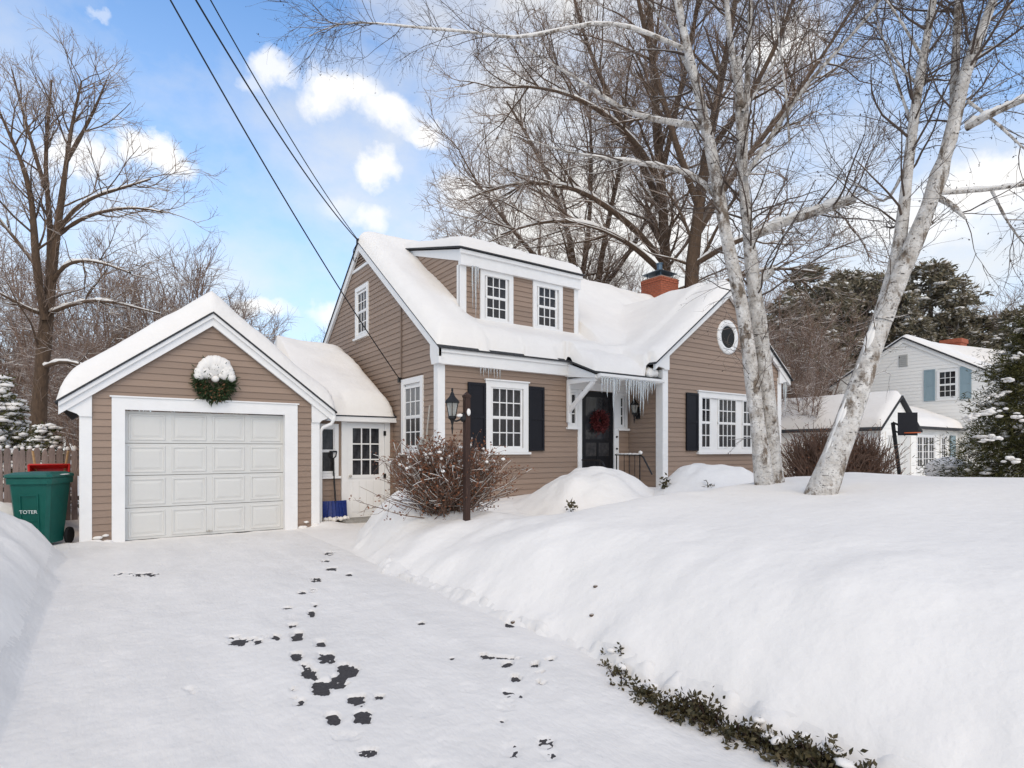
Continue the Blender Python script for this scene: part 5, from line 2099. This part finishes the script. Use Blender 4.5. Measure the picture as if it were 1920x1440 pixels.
def bare_tree(name, loc, label, group, stems, radii, levels, seed, mtrunk, mtwig, snow=.5, seeds=0, K=14, nside=10, snow_thick=1.0, cat='tree', knots=None, lsnow=(1, 2, 3)):
    """stems: list of polylines; levels: list of dicts for shoots()"""
    rs = np.random.RandomState(seed)
    root = empty(name, loc, label, cat, group)
    P = pad(stems, K)
    R = np.array([np.interp(np.linspace(0, 1, K), np.linspace(0, 1, len(r)), r) for r in radii])
    g = Geo()
    bumps = 1 + .06 * rs.normal(size=R.shape)
    g.tubes(P, R * bumps, nside)
    g.build('trunk', mtrunk, root)
    gs = Geo()
    lie_snow(gs, rs, P, R, 1.0, 1.35 * snow_thick, n=6)
    gb, gt = Geo(), Geo()
    cur, cr = P, R
    last = None
    for li, lv in enumerate(levels):
        n = lv['n']
        if lv.get('bylen'):
            ln = np.linalg.norm(np.diff(cur, axis=1), axis=2).sum(1)
            n = np.maximum(1, np.round(ln * n + rs.uniform(-.5, .5, len(ln)))).astype(int)
        else:
            n = np.floor(n + rs.uniform(0, 1, len(cur))).astype(int)
        Q, Rq = shoots(rs, cur, cr, n, lv.get('t', (.2, 1)), lv['ang'], lv['len'], lv.get('k', 6), lv.get('trop', .05), lv.get('wob', .12), lv['r'], side=lv.get('side'))
        (gb if li == 0 else gt).tubes(Q, Rq, 5 if li == 0 else (4 if li == 1 else 3))
        if li + 1 in lsnow:
            lie_snow(gs, rs, Q, Rq, snow * (1.15 if li == 0 else 1), snow_thick, n=4 if li < 2 else 3)
        if lv.get('stay'):
            cur, cr = np.concatenate([pad(list(cur), Q.shape[1]), Q]), np.concatenate([np.array([np.interp(np.linspace(0, 1, Q.shape[1]), np.linspace(0, 1, cr.shape[1]), r) for r in cr]), Rq])
        else:
            cur, cr = Q, Rq
        last = Q
    if gb.V:
        tag(gb.build('limbs', mtrunk if mtrunk is not M_birch else mtwig, root), kind='stuff')
    if gt.V:
        tag(gt.build('crown', mtwig, root), kind='stuff')
    if gs.V and snow > 0:
        tag(gs.build('branch_snow', M_snow, root), kind='stuff')
    if seeds:
        idx = rs.randint(0, len(last), seeds)
        V, T = leaf_cloud(last[idx, rs.randint(1, last.shape[1], seeds)], .026, seed, .5, np.array([[0, 0, -.8]]))
        tag(npmesh('seed_catkins', V, [T], M_bell, root, smooth=False), kind='stuff')
    return root


ZA, ZB, ZL = 8.3, 7.2, 17.0


def rad(px, Z):
    return px / 2 / FPX * Z * {ZA: .84, ZB: .74, ZL: .78}.get(Z, 1.0)       # off-axis things look wider


# ---- birch pair in front of the house
S1 = poly([(1438, 960), (1432, 880), (1420, 790), (1408, 700), (1401, 630), (1390, 555), (1373, 500), (1357, 430), (1350, 370), (1332, 272), (1305, 155), (1280, 58), (1266, -30), (1240, -160)], ZA, 22)
S2 = poly([(1456, 960, .1), (1450, 880, .1), (1442, 780, .12), (1432, 680, .12), (1420, 590, .12), (1412, 530, .12), (1407, 470, .12), (1398, 400, .12), (1390, 300, .12), (1386, 200, .12), (1384, 108, .12)], ZA, 20)
S3 = poly([(1394, 330, .12), (1399, 200, .2), (1404, 100, .3), (1408, -20, .4), (1412, -180, .5)], ZA, 12)
S4 = poly([(1386, 175, .1), (1372, 110, .1), (1362, 0, .0), (1352, -150, -.1)], ZA, 10)
B1 = poly([(1400, 450, .1), (1440, 428, .0), (1500, 408, -.15), (1560, 388, -.3), (1603, 374, -.4)], ZA, 10)               # sawn limb
B2 = poly([(1322, 240, 0), (1290, 232, .2), (1230, 228, .3), (1182, 216, .4), (1130, 180, .6), (1077, 143, .8), (1019, 112, 1.0), (970, 80, 1.2)], ZA, 14)
B3 = poly([(1352, 385, 0), (1322, 333, .2), (1262, 316, .3), (1200, 305, .4), (1120, 297, .6), (1060, 285, .8), (990, 262, 1.0)], ZA, 14)
B4 = poly([(1290, 95, 0), (1240, 74, .1), (1180, 46, .2), (1135, 39, .3), (1061, 52, .5), (968, 78, .7), (933, 66, .8), (860, 58, 1.0), (793, 54, 1.1), (739, 47, 1.2), (657, 39, 1.3), (610, 50, 1.4), (579, 68, 1.4)], ZA, 22)
B5 = poly([(1399, 330, 0), (1450, 250, -.2), (1500, 170, -.4), (1570, 95, -.6), (1640, 20, -.8), (1690, -60, -1)], ZA, 12)
B6 = poly([(1392, 210, 0), (1440, 140, .3), (1480, 60, .5), (1520, -40, .8)], ZA, 10)
B7 = poly([(1419, 530, .1), (1436, 516, .05), (1450, 506, 0)], ZA, 5)
B8 = poly([(1310, 175, 0), (1260, 60, .4), (1200, -20, .8), (1130, -100, 1.2)], ZA, 10)
B9 = poly([(1480, 268, -.3), (1475, 180, -.4), (1462, 90, -.4), (1450, -30, -.5)], ZA, 8)
stA = [S1, S2, S3, S4, B1, B2, B3, B4, B5, B6, B7, B8, B9]
rA = [[rad(46, ZA), rad(34, ZA), rad(30, ZA), rad(28, ZA), rad(24, ZA), rad(20, ZA), rad(16, ZA), rad(10, ZA)],
      [rad(50, ZA), rad(38, ZA), rad(36, ZA), rad(34, ZA), rad(32, ZA), rad(27, ZA), rad(22, ZA), rad(19, ZA), rad(17, ZA)],
      [rad(16, ZA), rad(13, ZA), rad(10, ZA), rad(7, ZA)], [rad(14, ZA), rad(11, ZA), rad(7, ZA)], [rad(21, ZA), rad(17, ZA), rad(17, ZA), rad(16, ZA)],
      [rad(13, ZA), rad(11, ZA), rad(9, ZA), rad(6, ZA), rad(4, ZA)], [rad(13, ZA), rad(11, ZA), rad(9, ZA), rad(6, ZA), rad(3, ZA)],
      [rad(9, ZA), rad(8, ZA), rad(6, ZA), rad(5, ZA), rad(3, ZA), rad(1.5, ZA)], [rad(11, ZA), rad(9, ZA), rad(7, ZA), rad(5, ZA)], [rad(7, ZA), rad(4, ZA)], [rad(20, ZA), rad(19, ZA), rad(18, ZA)],
      [rad(8, ZA), rad(4, ZA)], [rad(5, ZA), rad(3, ZA)]]
bA = at(1440, 905, ZA)
birch_lv = lambda s: [dict(n=3.4, bylen=True, t=(.46, 1), ang=(.85, .25), len=1.5, k=8, trop=.03, wob=.13, r=(.42, .016, .006), stay=True),
                      dict(n=4.6, bylen=True, t=(.15, 1), ang=(.75, .25), len=.8, k=6, trop=-.03, wob=.15, r=(.5, .007, .0034), stay=False),
                      dict(n=3.6, t=(.2, 1), ang=(.65, .25), len=.42, k=5, trop=-.06, wob=.16, r=(.6, .004, .0024)),
                      dict(n=1.2, bylen=False, t=(.3, 1), ang=(.6, .2), len=.24, k=4, trop=-.05, wob=.14, r=(.7, .0028, .0019))]
lvA = birch_lv(0)
lvA[3]['n'] = 1
bare_tree('birch_tree', (bA[0], bA[1], .95), 'pair of white birch trunks standing before the front gable, with one sawn snowy limb', None, stA, rA, lvA, 3, M_birch, M_birchtwig, .35, seeds=5200, K=22, nside=14, lsnow=(1, 2))

# ---- leaning birch on the right
T1 = poly([(1530, 950), (1553, 890), (1580, 820), (1606, 740), (1634, 660), (1655, 600), (1674, 540), (1686, 470), (1696, 380), (1706, 280), (1718, 180), (1735, 90), (1750, 0), (1768, -120)], ZB, 24)
T2 = poly([(1655, 600, -.02), (1680, 530, -.1), (1708, 470, -.15), (1738, 400, -.2), (1760, 330, -.2), (1790, 240, -.25), (1802, 150, -.3), (1826, 90, -.35), (1852, 30, -.4), (1890, -70, -.5)], ZB, 18)
T3 = poly([(1790, 245, -.2), (1790, 130, -.1), (1795, 40, 0), (1800, -100, .1)], ZB, 10)
U1 = poly([(1812, 240, -.3), (1850, 218, -.5), (1890, 200, -.6), (1940, 178, -.8), (2010, 150, -1)], ZB, 10)
U2 = poly([(1752, 362, -.2), (1800, 360, -.2), (1860, 355, -.3), (1920, 347, -.4), (2000, 330, -.5)], ZB, 10)
U3 = poly([(1762, 372, -.2), (1785, 382, -.3), (1800, 400, -.4), (1812, 412, -.5)], ZB, 6)
U4 = poly([(1690, 330, 0), (1650, 200, .3), (1600, 300, .5)][:1] + [(1660, 390, .3), (1620, 350, .5), (1560, 330, .7)], ZB, 10)
U5 = poly([(1712, 240, 0), (1680, 150, .3), (1660, 90, .5), (1640, 10, .7)], ZB, 9)
U6 = poly([(1722, 160, 0), (1690, 130, .2), (1650, 65, .4), (1636, 28, .5)], ZB, 8)
U7 = poly([(1815, 190, -.3), (1870, 230, -.6), (1930, 290, -.9), (1990, 330, -1.1)], ZB, 9)
U8 = poly([(1860, 358, -.3), (1890, 420, -.4), (1930, 470, -.5)], ZB, 8)
U9 = poly([(1800, 180, 0), (1840, 90, .3), (1880, 30, .5), (1930, -40, .7)], ZB, 8)
U10 = poly([(1730, 110, 0), (1690, 40, -.3), (1640, -30, -.6)], ZB, 8)
rB = [[rad(78, ZB), rad(60, ZB), rad(52, ZB), rad(46, ZB), rad(26, ZB), rad(22, ZB), rad(20, ZB), rad(17, ZB), rad(10, ZB)], [rad(44, ZB), rad(42, ZB), rad(38, ZB), rad(34, ZB), rad(26, ZB), rad(22, ZB), rad(14, ZB)], [rad(24, ZB), rad(18, ZB), rad(10, ZB)],
      [rad(17, ZB), rad(13, ZB), rad(9, ZB)], [rad(11, ZB), rad(9, ZB), rad(6, ZB)], [rad(14, ZB), rad(13, ZB), rad(4, ZB)]] + [[rad(8, ZB), rad(5, ZB), rad(2, ZB)]] * 7
bB = at(1545, 905, ZB)
lvB = birch_lv(1)
lvB[3]['n'] = 1
bare_tree('birch_tree', (bB[0], bB[1], .95), 'leaning white birch on the far right that forks into two stems', None, [T1, T2, T3, U1, U2, U3, U4, U5, U6, U7, U8, U9, U10], rB, lvB, 9, M_birch, M_birchtwig, .3, seeds=4600, K=22, nside=14, lsnow=(1, 2))

bt = [o for o in bpy.data.objects if o.name == 'birch_tree.001'][0]
r3 = np.random.RandomState(77)
ss = np.linspace(.08, .36, 40)
i_ = ss * (len(T1) - 1)
i0_ = i_.astype(int)
Qs = T1[i0_] * (1 - (i_ % 1))[:, None] + T1[i0_ + 1] * (i_ % 1)[:, None]
rs_ = np.interp(ss, np.linspace(0, 1, 9), rB[0])
sd3 = np.array([-RX[0], -RX[1], 0]) * .93 + np.array([-FW[0], -FW[1], 0]) * .22 + np.array([0, 0, .15])
n3 = fbm(ss * 30, ss * 0 + 2, 91, 3)
gs3 = Geo()
for dx in (0, .35):
    sdd = sd3 + dx * np.array([-FW[0], -FW[1], 0])
    sdd /= np.linalg.norm(sdd)
    gs3.tubes((Qs + sdd * rs_[:, None] * .80)[None], np.clip(.034 + .028 * n3 - dx * .03, .004, .07)[None] * np.minimum(1, np.minimum(ss - .07, .37 - ss) * 30)[None], 8)
tag(gs3.build('trunk_snow', M_snow, bt), kind='stuff')

# ---- large bare trees behind the house
def oak_lv(s=1.0, d=1.0):
    return [dict(n=1.15 * d, bylen=True, t=(.3, 1), ang=(.75, .2), len=3.4 * s, k=8, trop=.05, wob=.13, r=(.5, .07, .03), stay=True),
            dict(n=1.7 * d, bylen=True, t=(.2, 1), ang=(.7, .22), len=1.9 * s, k=7, trop=.05, wob=.15, r=(.55, .032, .015)),
            dict(n=4.3, t=(.2, 1), ang=(.7, .25), len=1.05 * s, k=6, trop=.05, wob=.16, r=(.6, .016, .009)),
            dict(n=3.2, t=(.2, 1), ang=(.65, .25), len=.6 * s, k=4, trop=.03, wob=.14, r=(.7, .010, .0065))]


ZO = 23.0
o1 = poly([(1256, 905), (1252, 620), (1250, 540), (1247, 440), (1239, 330), (1229, 200), (1221, 80), (1214, -60), (1210, -180)], ZO, 16)
o2 = poly([(1249, 500), (1205, 440, -.5), (1150, 395, -1), (1085, 352, -1.5), (1010, 340, -2), (940, 345, -2), (880, 372, -2)], ZO, 14)
o3 = poly([(1250, 520), (1200, 470, -1), (1150, 436, -1.5), (1080, 412, -2), (1000, 415, -2.5), (940, 440, -2.5)], ZO, 12)
o4 = poly([(1246, 400), (1200, 300, 1), (1150, 200, 2), (1110, 110, 2.5), (1080, 20, 3), (1060, -80, 3)], ZO, 14)
o5 = poly([(1240, 330), (1265, 220, -1), (1290, 110, -1.5), (1310, 0, -2), (1330, -120, -2)], ZO, 12)
o6 = poly([(1242, 350), (1190, 260, -2), (1120, 200, -3), (1040, 165, -4), (960, 160, -4)], ZO, 12)
bo = at(1256, 905, ZO)
bare_tree('oak_tree', (bo[0], bo[1], .2), 'tall bare oak rising straight behind the chimney', None, [o1, o2, o3, o4, o5, o6],
          [[.26, .24, .22, .20, .17, .14, .11, .07], [.13, .11, .09, .06, .03], [.12, .09, .06, .03], [.15, .12, .08, .04], [.12, .09, .05], [.13, .10, .06, .03]], oak_lv(1.0, 1.15), 12, M_bark, M_twig, .6, K=16, nside=9)
ZO2 = 20.5
p1 = poly([(1296, 905), (1292, 600), (1295, 520), (1304, 430), (1318, 330), (1338, 220), (1362, 110), (1380, 0), (1395, -120)], ZO2, 16)
p2 = poly([(1300, 450), (1350, 360, 1), (1420, 270, 1.5), (1490, 180, 2), (1560, 80, 2), (1620, -20, 2)], ZO2, 14)
p3 = poly([(1310, 390), (1270, 280, -1), (1235, 160, -1), (1205, 40, -1), (1180, -80, -1)], ZO2, 12)
p4_ = poly([(1297, 500), (1360, 460, -1), (1440, 430, -1.5), (1520, 400, -2), (1580, 380, -2)], ZO2, 12)
p5 = poly([(1325, 290), (1400, 190, -1.5), (1460, 80, -2), (1500, -40, -2.5)], ZO2, 12)
p6 = poly([(1296, 560), (1370, 520, .5), (1450, 500, 1), (1530, 510, 1)], ZO2, 10)
bo = at(1296, 905, ZO2)
bare_tree('oak_tree', (bo[0], bo[1], .2), 'bare oak with thick brown trunk right of the chimney, behind the birch pair', None, [p1, p2, p3, p4_, p5, p6],
          [[.32, .29, .26, .22, .18, .13, .09, .05], [.15, .12, .08, .04], [.12, .09, .05], [.10, .07, .03], [.11, .08, .04], [.08, .06, .03]], oak_lv(.95, 1.1), 22, M_bark, M_twig, .6, K=16, nside=9)
ZO3 = 26.0
q1 = poly([(1075, 905), (1078, 600), (1085, 530), (1070, 440), (1040, 350), (1000, 270), (950, 190)], ZO3, 14)
q2 = poly([(1110, 905, .5), (1112, 600, .5), (1118, 540, .5), (1132, 450, .5), (1152, 360, .5), (1175, 260, .5), (1195, 160, 1)], ZO3, 14)
q3 = poly([(1085, 560), (1100, 470, 1), (1108, 380, 1), (1110, 280, 1), (1105, 180, 1)], ZO3, 12)
q4_ = poly([(1080, 580), (1020, 500, -1), (960, 430, -1.5), (910, 370, -2), (870, 300, -2)], ZO3, 12)
q5 = poly([(1078, 600), (1010, 540, -1), (950, 500, -1.5), (890, 470, -2), (850, 470, -2)], ZO3, 12)
q6 = poly([(1115, 560, .5), (1170, 490, 0), (1210, 420, -.5), (1230, 360, -.5)], ZO3, 12)
bo = at(1090, 905, ZO3)
bare_tree('oak_tree', (bo[0], bo[1], .2), 'spreading bare tree with several stems fanning out behind the dormer', None, [q1, q2, q3, q4_, q5, q6],
          [[.22, .20, .17, .13, .09, .04], [.22, .2, .16, .12, .08, .04], [.14, .11, .07, .03], [.13, .1, .06, .03], [.11, .08, .05, .02], [.12, .09, .05]], oak_lv(.95, 1.25), 32, M_bark, M_twig, .6, K=14, nside=8)

# ---- big bare tree on the left
l1 = poly([(66, 920), (70, 830), (74, 740), (82, 650), (90, 580), (98, 500), (110, 410), (122, 330), (130, 250), (139, 210), (147, 180), (153, 152)], ZL, 20)
l2 = poly([(92, 560, .2), (94, 480, .3), (94, 400, .4), (84, 330, .5), (88, 240, .6), (95, 180, .6), (97, 150, .6)], ZL, 14)
l3 = poly([(84, 600, -.2), (70, 520, -.4), (64, 440, -.5), (60, 360, -.6), (44, 310, -.8), (22, 260, -.9), (-10, 190, -1)], ZL, 14)
l4 = poly([(112, 430), (128, 400, -.3), (169, 370, -.6), (233, 352, -1), (282, 336, -1.2)], ZL, 10)
l5 = poly([(110, 440), (150, 408, .3), (210, 392, .5), (262, 388, .7), (305, 398, .8)], ZL, 10)
l6 = poly([(98, 530), (120, 490, -.3), (180, 488, -.6), (245, 512, -.8)], ZL, 9)
l7 = poly([(90, 590), (140, 566, -.5), (200, 560, -1), (260, 580, -1.2), (300, 588, -1.3)], ZL, 9)
l8 = poly([(88, 590), (60, 585, -.4), (20, 560, -.7), (-40, 530, -1)], ZL, 9)
l9 = poly([(70, 500), (30, 450, .4), (-10, 400, .8), (-60, 330, 1)], ZL, 9)
l10 = poly([(84, 350, .4), (60, 270, .6), (40, 200, .8), (22, 130, 1)], ZL, 9)
l11 = poly([(78, 690), (120, 672, -.4), (170, 690, -.7), (215, 712, -.9)], ZL, 8)
l12 = poly([(126, 300), (160, 240, .4), (185, 190, .7), (200, 150, .9)], ZL, 8)
bl_o = at(68, 900, ZL)
bare_tree('bare_tree', (bl_o[0], bl_o[1], .4), 'tall bare tree with forked brown trunk at the left edge, behind the fence', None, [l1, l2, l3, l4, l5, l6, l7, l8, l9, l10, l11, l12],
          [[rad(36, ZL), rad(32, ZL), rad(30, ZL), rad(26, ZL), rad(19, ZL), rad(14, ZL), rad(9, ZL), rad(4, ZL)], [rad(17, ZL), rad(13, ZL), rad(9, ZL), rad(4, ZL)], [rad(18, ZL), rad(16, ZL), rad(10, ZL), rad(4, ZL)]] + [[rad(10, ZL), rad(7, ZL), rad(3, ZL)]] * 9,
          [dict(n=1.7, bylen=True, t=(.3, 1), ang=(.7, .2), len=1.9, k=8, trop=.05, wob=.12, r=(.5, .035, .016), stay=True),
           dict(n=2.3, bylen=True, t=(.2, 1), ang=(.65, .2), len=1.1, k=6, trop=.05, wob=.14, r=(.55, .016, .009)),
           dict(n=4, t=(.2, 1), ang=(.6, .22), len=.6, k=5, trop=.04, wob=.14, r=(.6, .009, .006)),
           dict(n=2, t=(.3, 1), ang=(.55, .2), len=.33, k=4, trop=.03, wob=.12, r=(.7, .006, .0045))], 42, M_bark, M_twig, .55, K=18, nside=10)


# ---- smaller bare trees: two builds, copied with their parts
def brush(seed, h, spread, mt, label, group, lift=.2):
    rs = np.random.RandomState(seed)
    st, rd_ = [], []
    for i in range(9):
        a = rs.uniform(0, 2 * math.pi)
        tl = rs.uniform(.08, .42) * spread
        d = np.array([math.sin(tl) * math.cos(a), math.sin(tl) * math.sin(a), math.cos(tl)])
        p = np.array([rs.normal() * .35, rs.normal() * .35, 0])
        L = h * rs.uniform(.7, .98)
        Q = []
        for k in range(9):
            Q.append(p.copy())
            d = d + rs.normal(size=3) * .06 + np.array([0, 0, .03])
            d /= np.linalg.norm(d)
            p = p + d * L / 8
        st.append(np.array(Q))
        rd_.append([.085, .06, .03, .012])
    s = h / 9.0
    return bare_tree('bare_tree', (0, 0, 0), label, group, st, rd_,
                     [dict(n=1.5, bylen=True, t=(.18, 1), ang=(.75, .22), len=2.1 * s, k=7, trop=.06, wob=.13, r=(.5, .03, .016), stay=True),
                      dict(n=2.5, bylen=True, t=(.15, 1), ang=(.7, .22), len=1.25 * s, k=5, trop=.05, wob=.14, r=(.6, .018, .011)),
                      dict(n=4.2, t=(.15, 1), ang=(.65, .25), len=.8 * s, k=4, trop=.04, wob=.13, r=(.7, .012, .008))], seed, M_farwood, mt, .8, snow_thick=1.5, K=9, nside=5, lsnow=(1, 2))


GL = 'small bare trees in the wood on the left'
LLAB = 'twiggy bare tree among others in the snowy wood behind the garage'
b1 = brush(101, 9.0, 1.0, M_farwood, LLAB, GL)
b2 = brush(102, 9.0, 1.35, M_farwood, LLAB, GL)
spots = [(-70, 34, 12.5, 0), (20, 36, 11.5, 1), (120, 33, 10.5, 0), (175, 31, 10.0, 1), (225, 37, 12.8, 0), (280, 34, 11.6, 1), (330, 36, 12.0, 0), (378, 35, 10.6, 1), (405, 38, 10.0, 0),
         (60, 27, 6.0, 1), (150, 26, 5.6, 0), (-20, 25, 6.5, 1), (430, 44, 9.6, 1), (180, 45, 12.5, 1)]
first = {0: b1, 1: b2}
usedp = set()
for (px, Z, h, k) in spots:
    o = first[k] if k not in usedp else copy_tree(first[k])
    usedp.add(k)
    w = at(px, 880, Z)
    o.location = (w[0], w[1], .2)
    o.rotation_euler = (0, 0, random.uniform(0, 6.28))
    o.scale = (h / 9.0 * 1.05, h / 9.0 * 1.05, h / 9.0 * 1.13)
for (px, Z, h, lab) in ((525, 42, 10.6, 'bare tree top showing above the link roof, nearer the garage'), (560, 44, 10.2, 'bare tree top just left of the main gable'), (612, 40, 10.4, 'thin bare tree top touching the edge of the main gable roof')):
    o = copy_tree(first[1])
    o['label'] = lab
    o['group'] = ''
    del o['group']
    w = at(px, 880, Z)
    o.location = (w[0], w[1], .2)
    o.rotation_euler = (0, 0, random.uniform(0, 6.28))
    o.scale = (h / 9.0 * .7, h / 9.0 * .7, h / 9.0)
GR = 'snowy bare trees between the house and the white house'
for i, (px, Z, h) in enumerate(((1480, 27, 7.6), (1525, 31, 8.6), (1455, 33, 9.5), (1505, 24, 5.6))):
    o = copy_tree(first[i % 2])
    o['label'] = 'snowy bare tree between the two birches, beyond the house'
    o['group'] = GR
    w = at(px, 880, Z)
    o.location = (w[0], w[1], .2)
    o.rotation_euler = (0, 0, random.uniform(0, 6.28))
    o.scale = (h / 9.0, h / 9.0, h / 9.0)
GB = 'bare trees far behind the house'
for i, (px, Z, h) in enumerate(((1130, 40, 13.5), (1190, 44, 13.0), (1340, 40, 14.0), (1400, 46, 15.0), (1860, 52, 15.0), (1910, 50, 14.0), (1790, 56, 15.5))):
    o = copy_tree(first[i % 2])
    o['label'] = 'pale bare tree in the distance behind the roofs'
    o['group'] = GB
    w = at(px, 880, Z)
    o.location = (w[0], w[1], .2)
    o.rotation_euler = (0, 0, random.uniform(0, 6.28))
    o.scale = (h / 9.0, h / 9.0, h / 9.0)


# ---- conifers
def conifer(name, loc, label, group, h, r0, nlev, nbr, ncl, nneed, nsize, seed, mneedle, snow, droop=.35, asp=.28, prof=None, snow_size=.13, z0=.05, sub=1):
    rs = np.random.RandomState(seed)
    root = empty(name, loc, label, 'tree', group)
    L0 = np.array(loc)
    MB().tube([L0, L0 + np.array([rs.normal() * .04, rs.normal() * .04, h * .5]), L0 + np.array([0, 0, h * .97])], [h * .022, h * .014, h * .003], 8).build('trunk', M_bark, root, smooth=True)
    pts, ups, sn = [], [], []
    gb = Geo()
    BP, BR = [], []
    for i in range(nlev):
        t = z0 + (1 - z0) * (i + rs.uniform(-.3, .3)) / nlev
        R0 = (prof(t) if prof else (1 - t) ** .85) * r0
        for j in range(nbr):
            a = rs.uniform(0, 2 * math.pi)
            Rr = R0 * rs.uniform(.55, 1.12) + .08
            d = np.array([math.cos(a), math.sin(a), 0])
            b = L0 + np.array([0, 0, h * t])
            rise = rs.uniform(-.1, .25)
            P = [b + d * Rr * s_ + np.array([0, 0, Rr * (rise * s_ - droop * s_ ** 2.0)]) for s_ in np.linspace(0, 1, 5)]
            BP.append(P)
            BR.append(np.linspace(.02, .005, 5) * h / 6)
            for c in range(ncl):
                s_ = rs.uniform(.25, 1.0) ** .7
                q = b + d * Rr * s_ + np.array([0, 0, Rr * (rise * s_ - droop * s_ ** 2.0)]) + rs.normal(size=3) * np.array([.07, .07, .035]) * r0
                pts.append(q + rs.normal(size=(nneed, 3)) * .06 * r0 * .6)
                ups.append(np.tile(d * 1.1 + np.array([0, 0, .05]), (nneed, 1)))
                if rs.rand() < snow:
                    sn.append((q[0], q[1], q[2] + .05 * snow_size / .13, snow_size * rs.uniform(.5, 1.4), snow_size * rs.uniform(.5, 1.4), snow_size * rs.uniform(.25, .5)))
    gb.tubes(np.array(BP), np.array(BR))
    tag(gb.build('limbs', M_bark, root), kind='stuff')
    leaves('needles', np.concatenate(pts), nsize, mneedle, root, seed, asp, np.concatenate(ups))
    if sn:
        tag(blobs('branch_snow', sn, M_snow, root, seed, sub=sub, rough=.25), kind='stuff')
    return root


sp_ = at(1968, 900, 13.0)
spruce = conifer('spruce_tree', (sp_[0], sp_[1], .4), 'dark green spruce with clumps of snow at the right edge of the picture', None, 4.25, 2.3, 25, 16, 14, 18, .12, 51, M_needle, .06, droop=.32, asp=.16, snow_size=.12, prof=lambda t: (1 - t) ** .75)
r5 = np.random.RandomState(15)
sp = []
for (px, py, Z, w) in ((1840, 776, 12.0, .24), (1858, 770, 12.0, .16), (1822, 784, 12.0, .15), (1862, 820, 11.6, .19), (1846, 826, 11.6, .12), (1892, 712, 12.2, .16), (1912, 665, 12.4, .12), (1900, 862, 11.4, .18), (1875, 742, 12.1, .12), (1915, 780, 11.9, .2)):
    c0 = at(px, py, Z)
    for k in range(9):
        q = c0 + r5.normal(size=3) * np.array([w * .55, w * .55, w * .16])
        sp.append((q[0], q[1], q[2], w * r5.uniform(.2, .42), w * r5.uniform(.2, .42), w * r5.uniform(.10, .2)))
blobs('branch_snow', sp, M_snow, spruce, 8, sub=2, rough=.22)
q = at(0, 880, 13.2)
conifer('spruce_tree', (q[0] - .2, q[1], .5), 'small snow laden conifer over the fence at the left edge', None, 2.75, 1.35, 16, 11, 9, 12, .11, 52, M_needle, .55, droop=.75, snow_size=.13, prof=lambda t: (1 - t) ** .6)
q = at(86, 880, 12.6)
conifer('spruce_tree', (q[0], q[1], .5), 'drooping snowy conifer bough over the fence, nearest the garage', None, 1.65, .55, 9, 8, 6, 12, .10, 53, M_needle, .5, droop=.9, snow_size=.10)
pr = lambda t: np.interp(t, [0, .15, .45, .75, 1], [.15, .6, 1, .75, .15])
GP = 'pines on the skyline behind the white house'
PLAB = 'brown green pine on the skyline behind the white house'
pA = conifer('pine_tree', (0, 0, 0), PLAB, GP, 16, 3.4, 22, 8, 8, 12, .42, 61, M_pine, .07, droop=.10, asp=.30, prof=pr, snow_size=.35, z0=.15)
pB = conifer('pine_tree', (0, 0, 0), PLAB, GP, 16, 3.0, 22, 8, 8, 12, .42, 62, M_pine, .10, droop=.22, asp=.30, prof=lambda t: (1 - t) ** .6 + .08, snow_size=.35, z0=.1)
used = set()
for i, (px, topy, Z, w) in enumerate(((1462, 560, 50, 1.0), (1512, 492, 52, 1.1), (1560, 520, 48, 1.0), (1590, 500, 54, 1.0), (1642, 505, 52, 1.0), (1690, 540, 50, .9), (1745, 488, 54, 1.1), (1795, 545, 50, 1.0), (1842, 585, 52, 1.0), (1900, 575, 46, 1.0), (1535, 580, 44, .9), (1620, 590, 46, 1.0), (1720, 590, 47, .9), (1950, 560, 50, 1.0))):
    kk = i % 2
    base = (pA, pB)[kk]
    o = base if kk not in used else copy_tree(base)
    used.add(kk)
    wv = at(px, 880, Z)
    h = (HY - topy) / FPX * Z + EYE - .2
    o.location = (wv[0], wv[1], .2)
    o.rotation_euler = (0, 0, random.uniform(0, 6.28))
    o.scale = (h / 16 * w * 1.1, h / 16 * w * 1.1, h / 16)
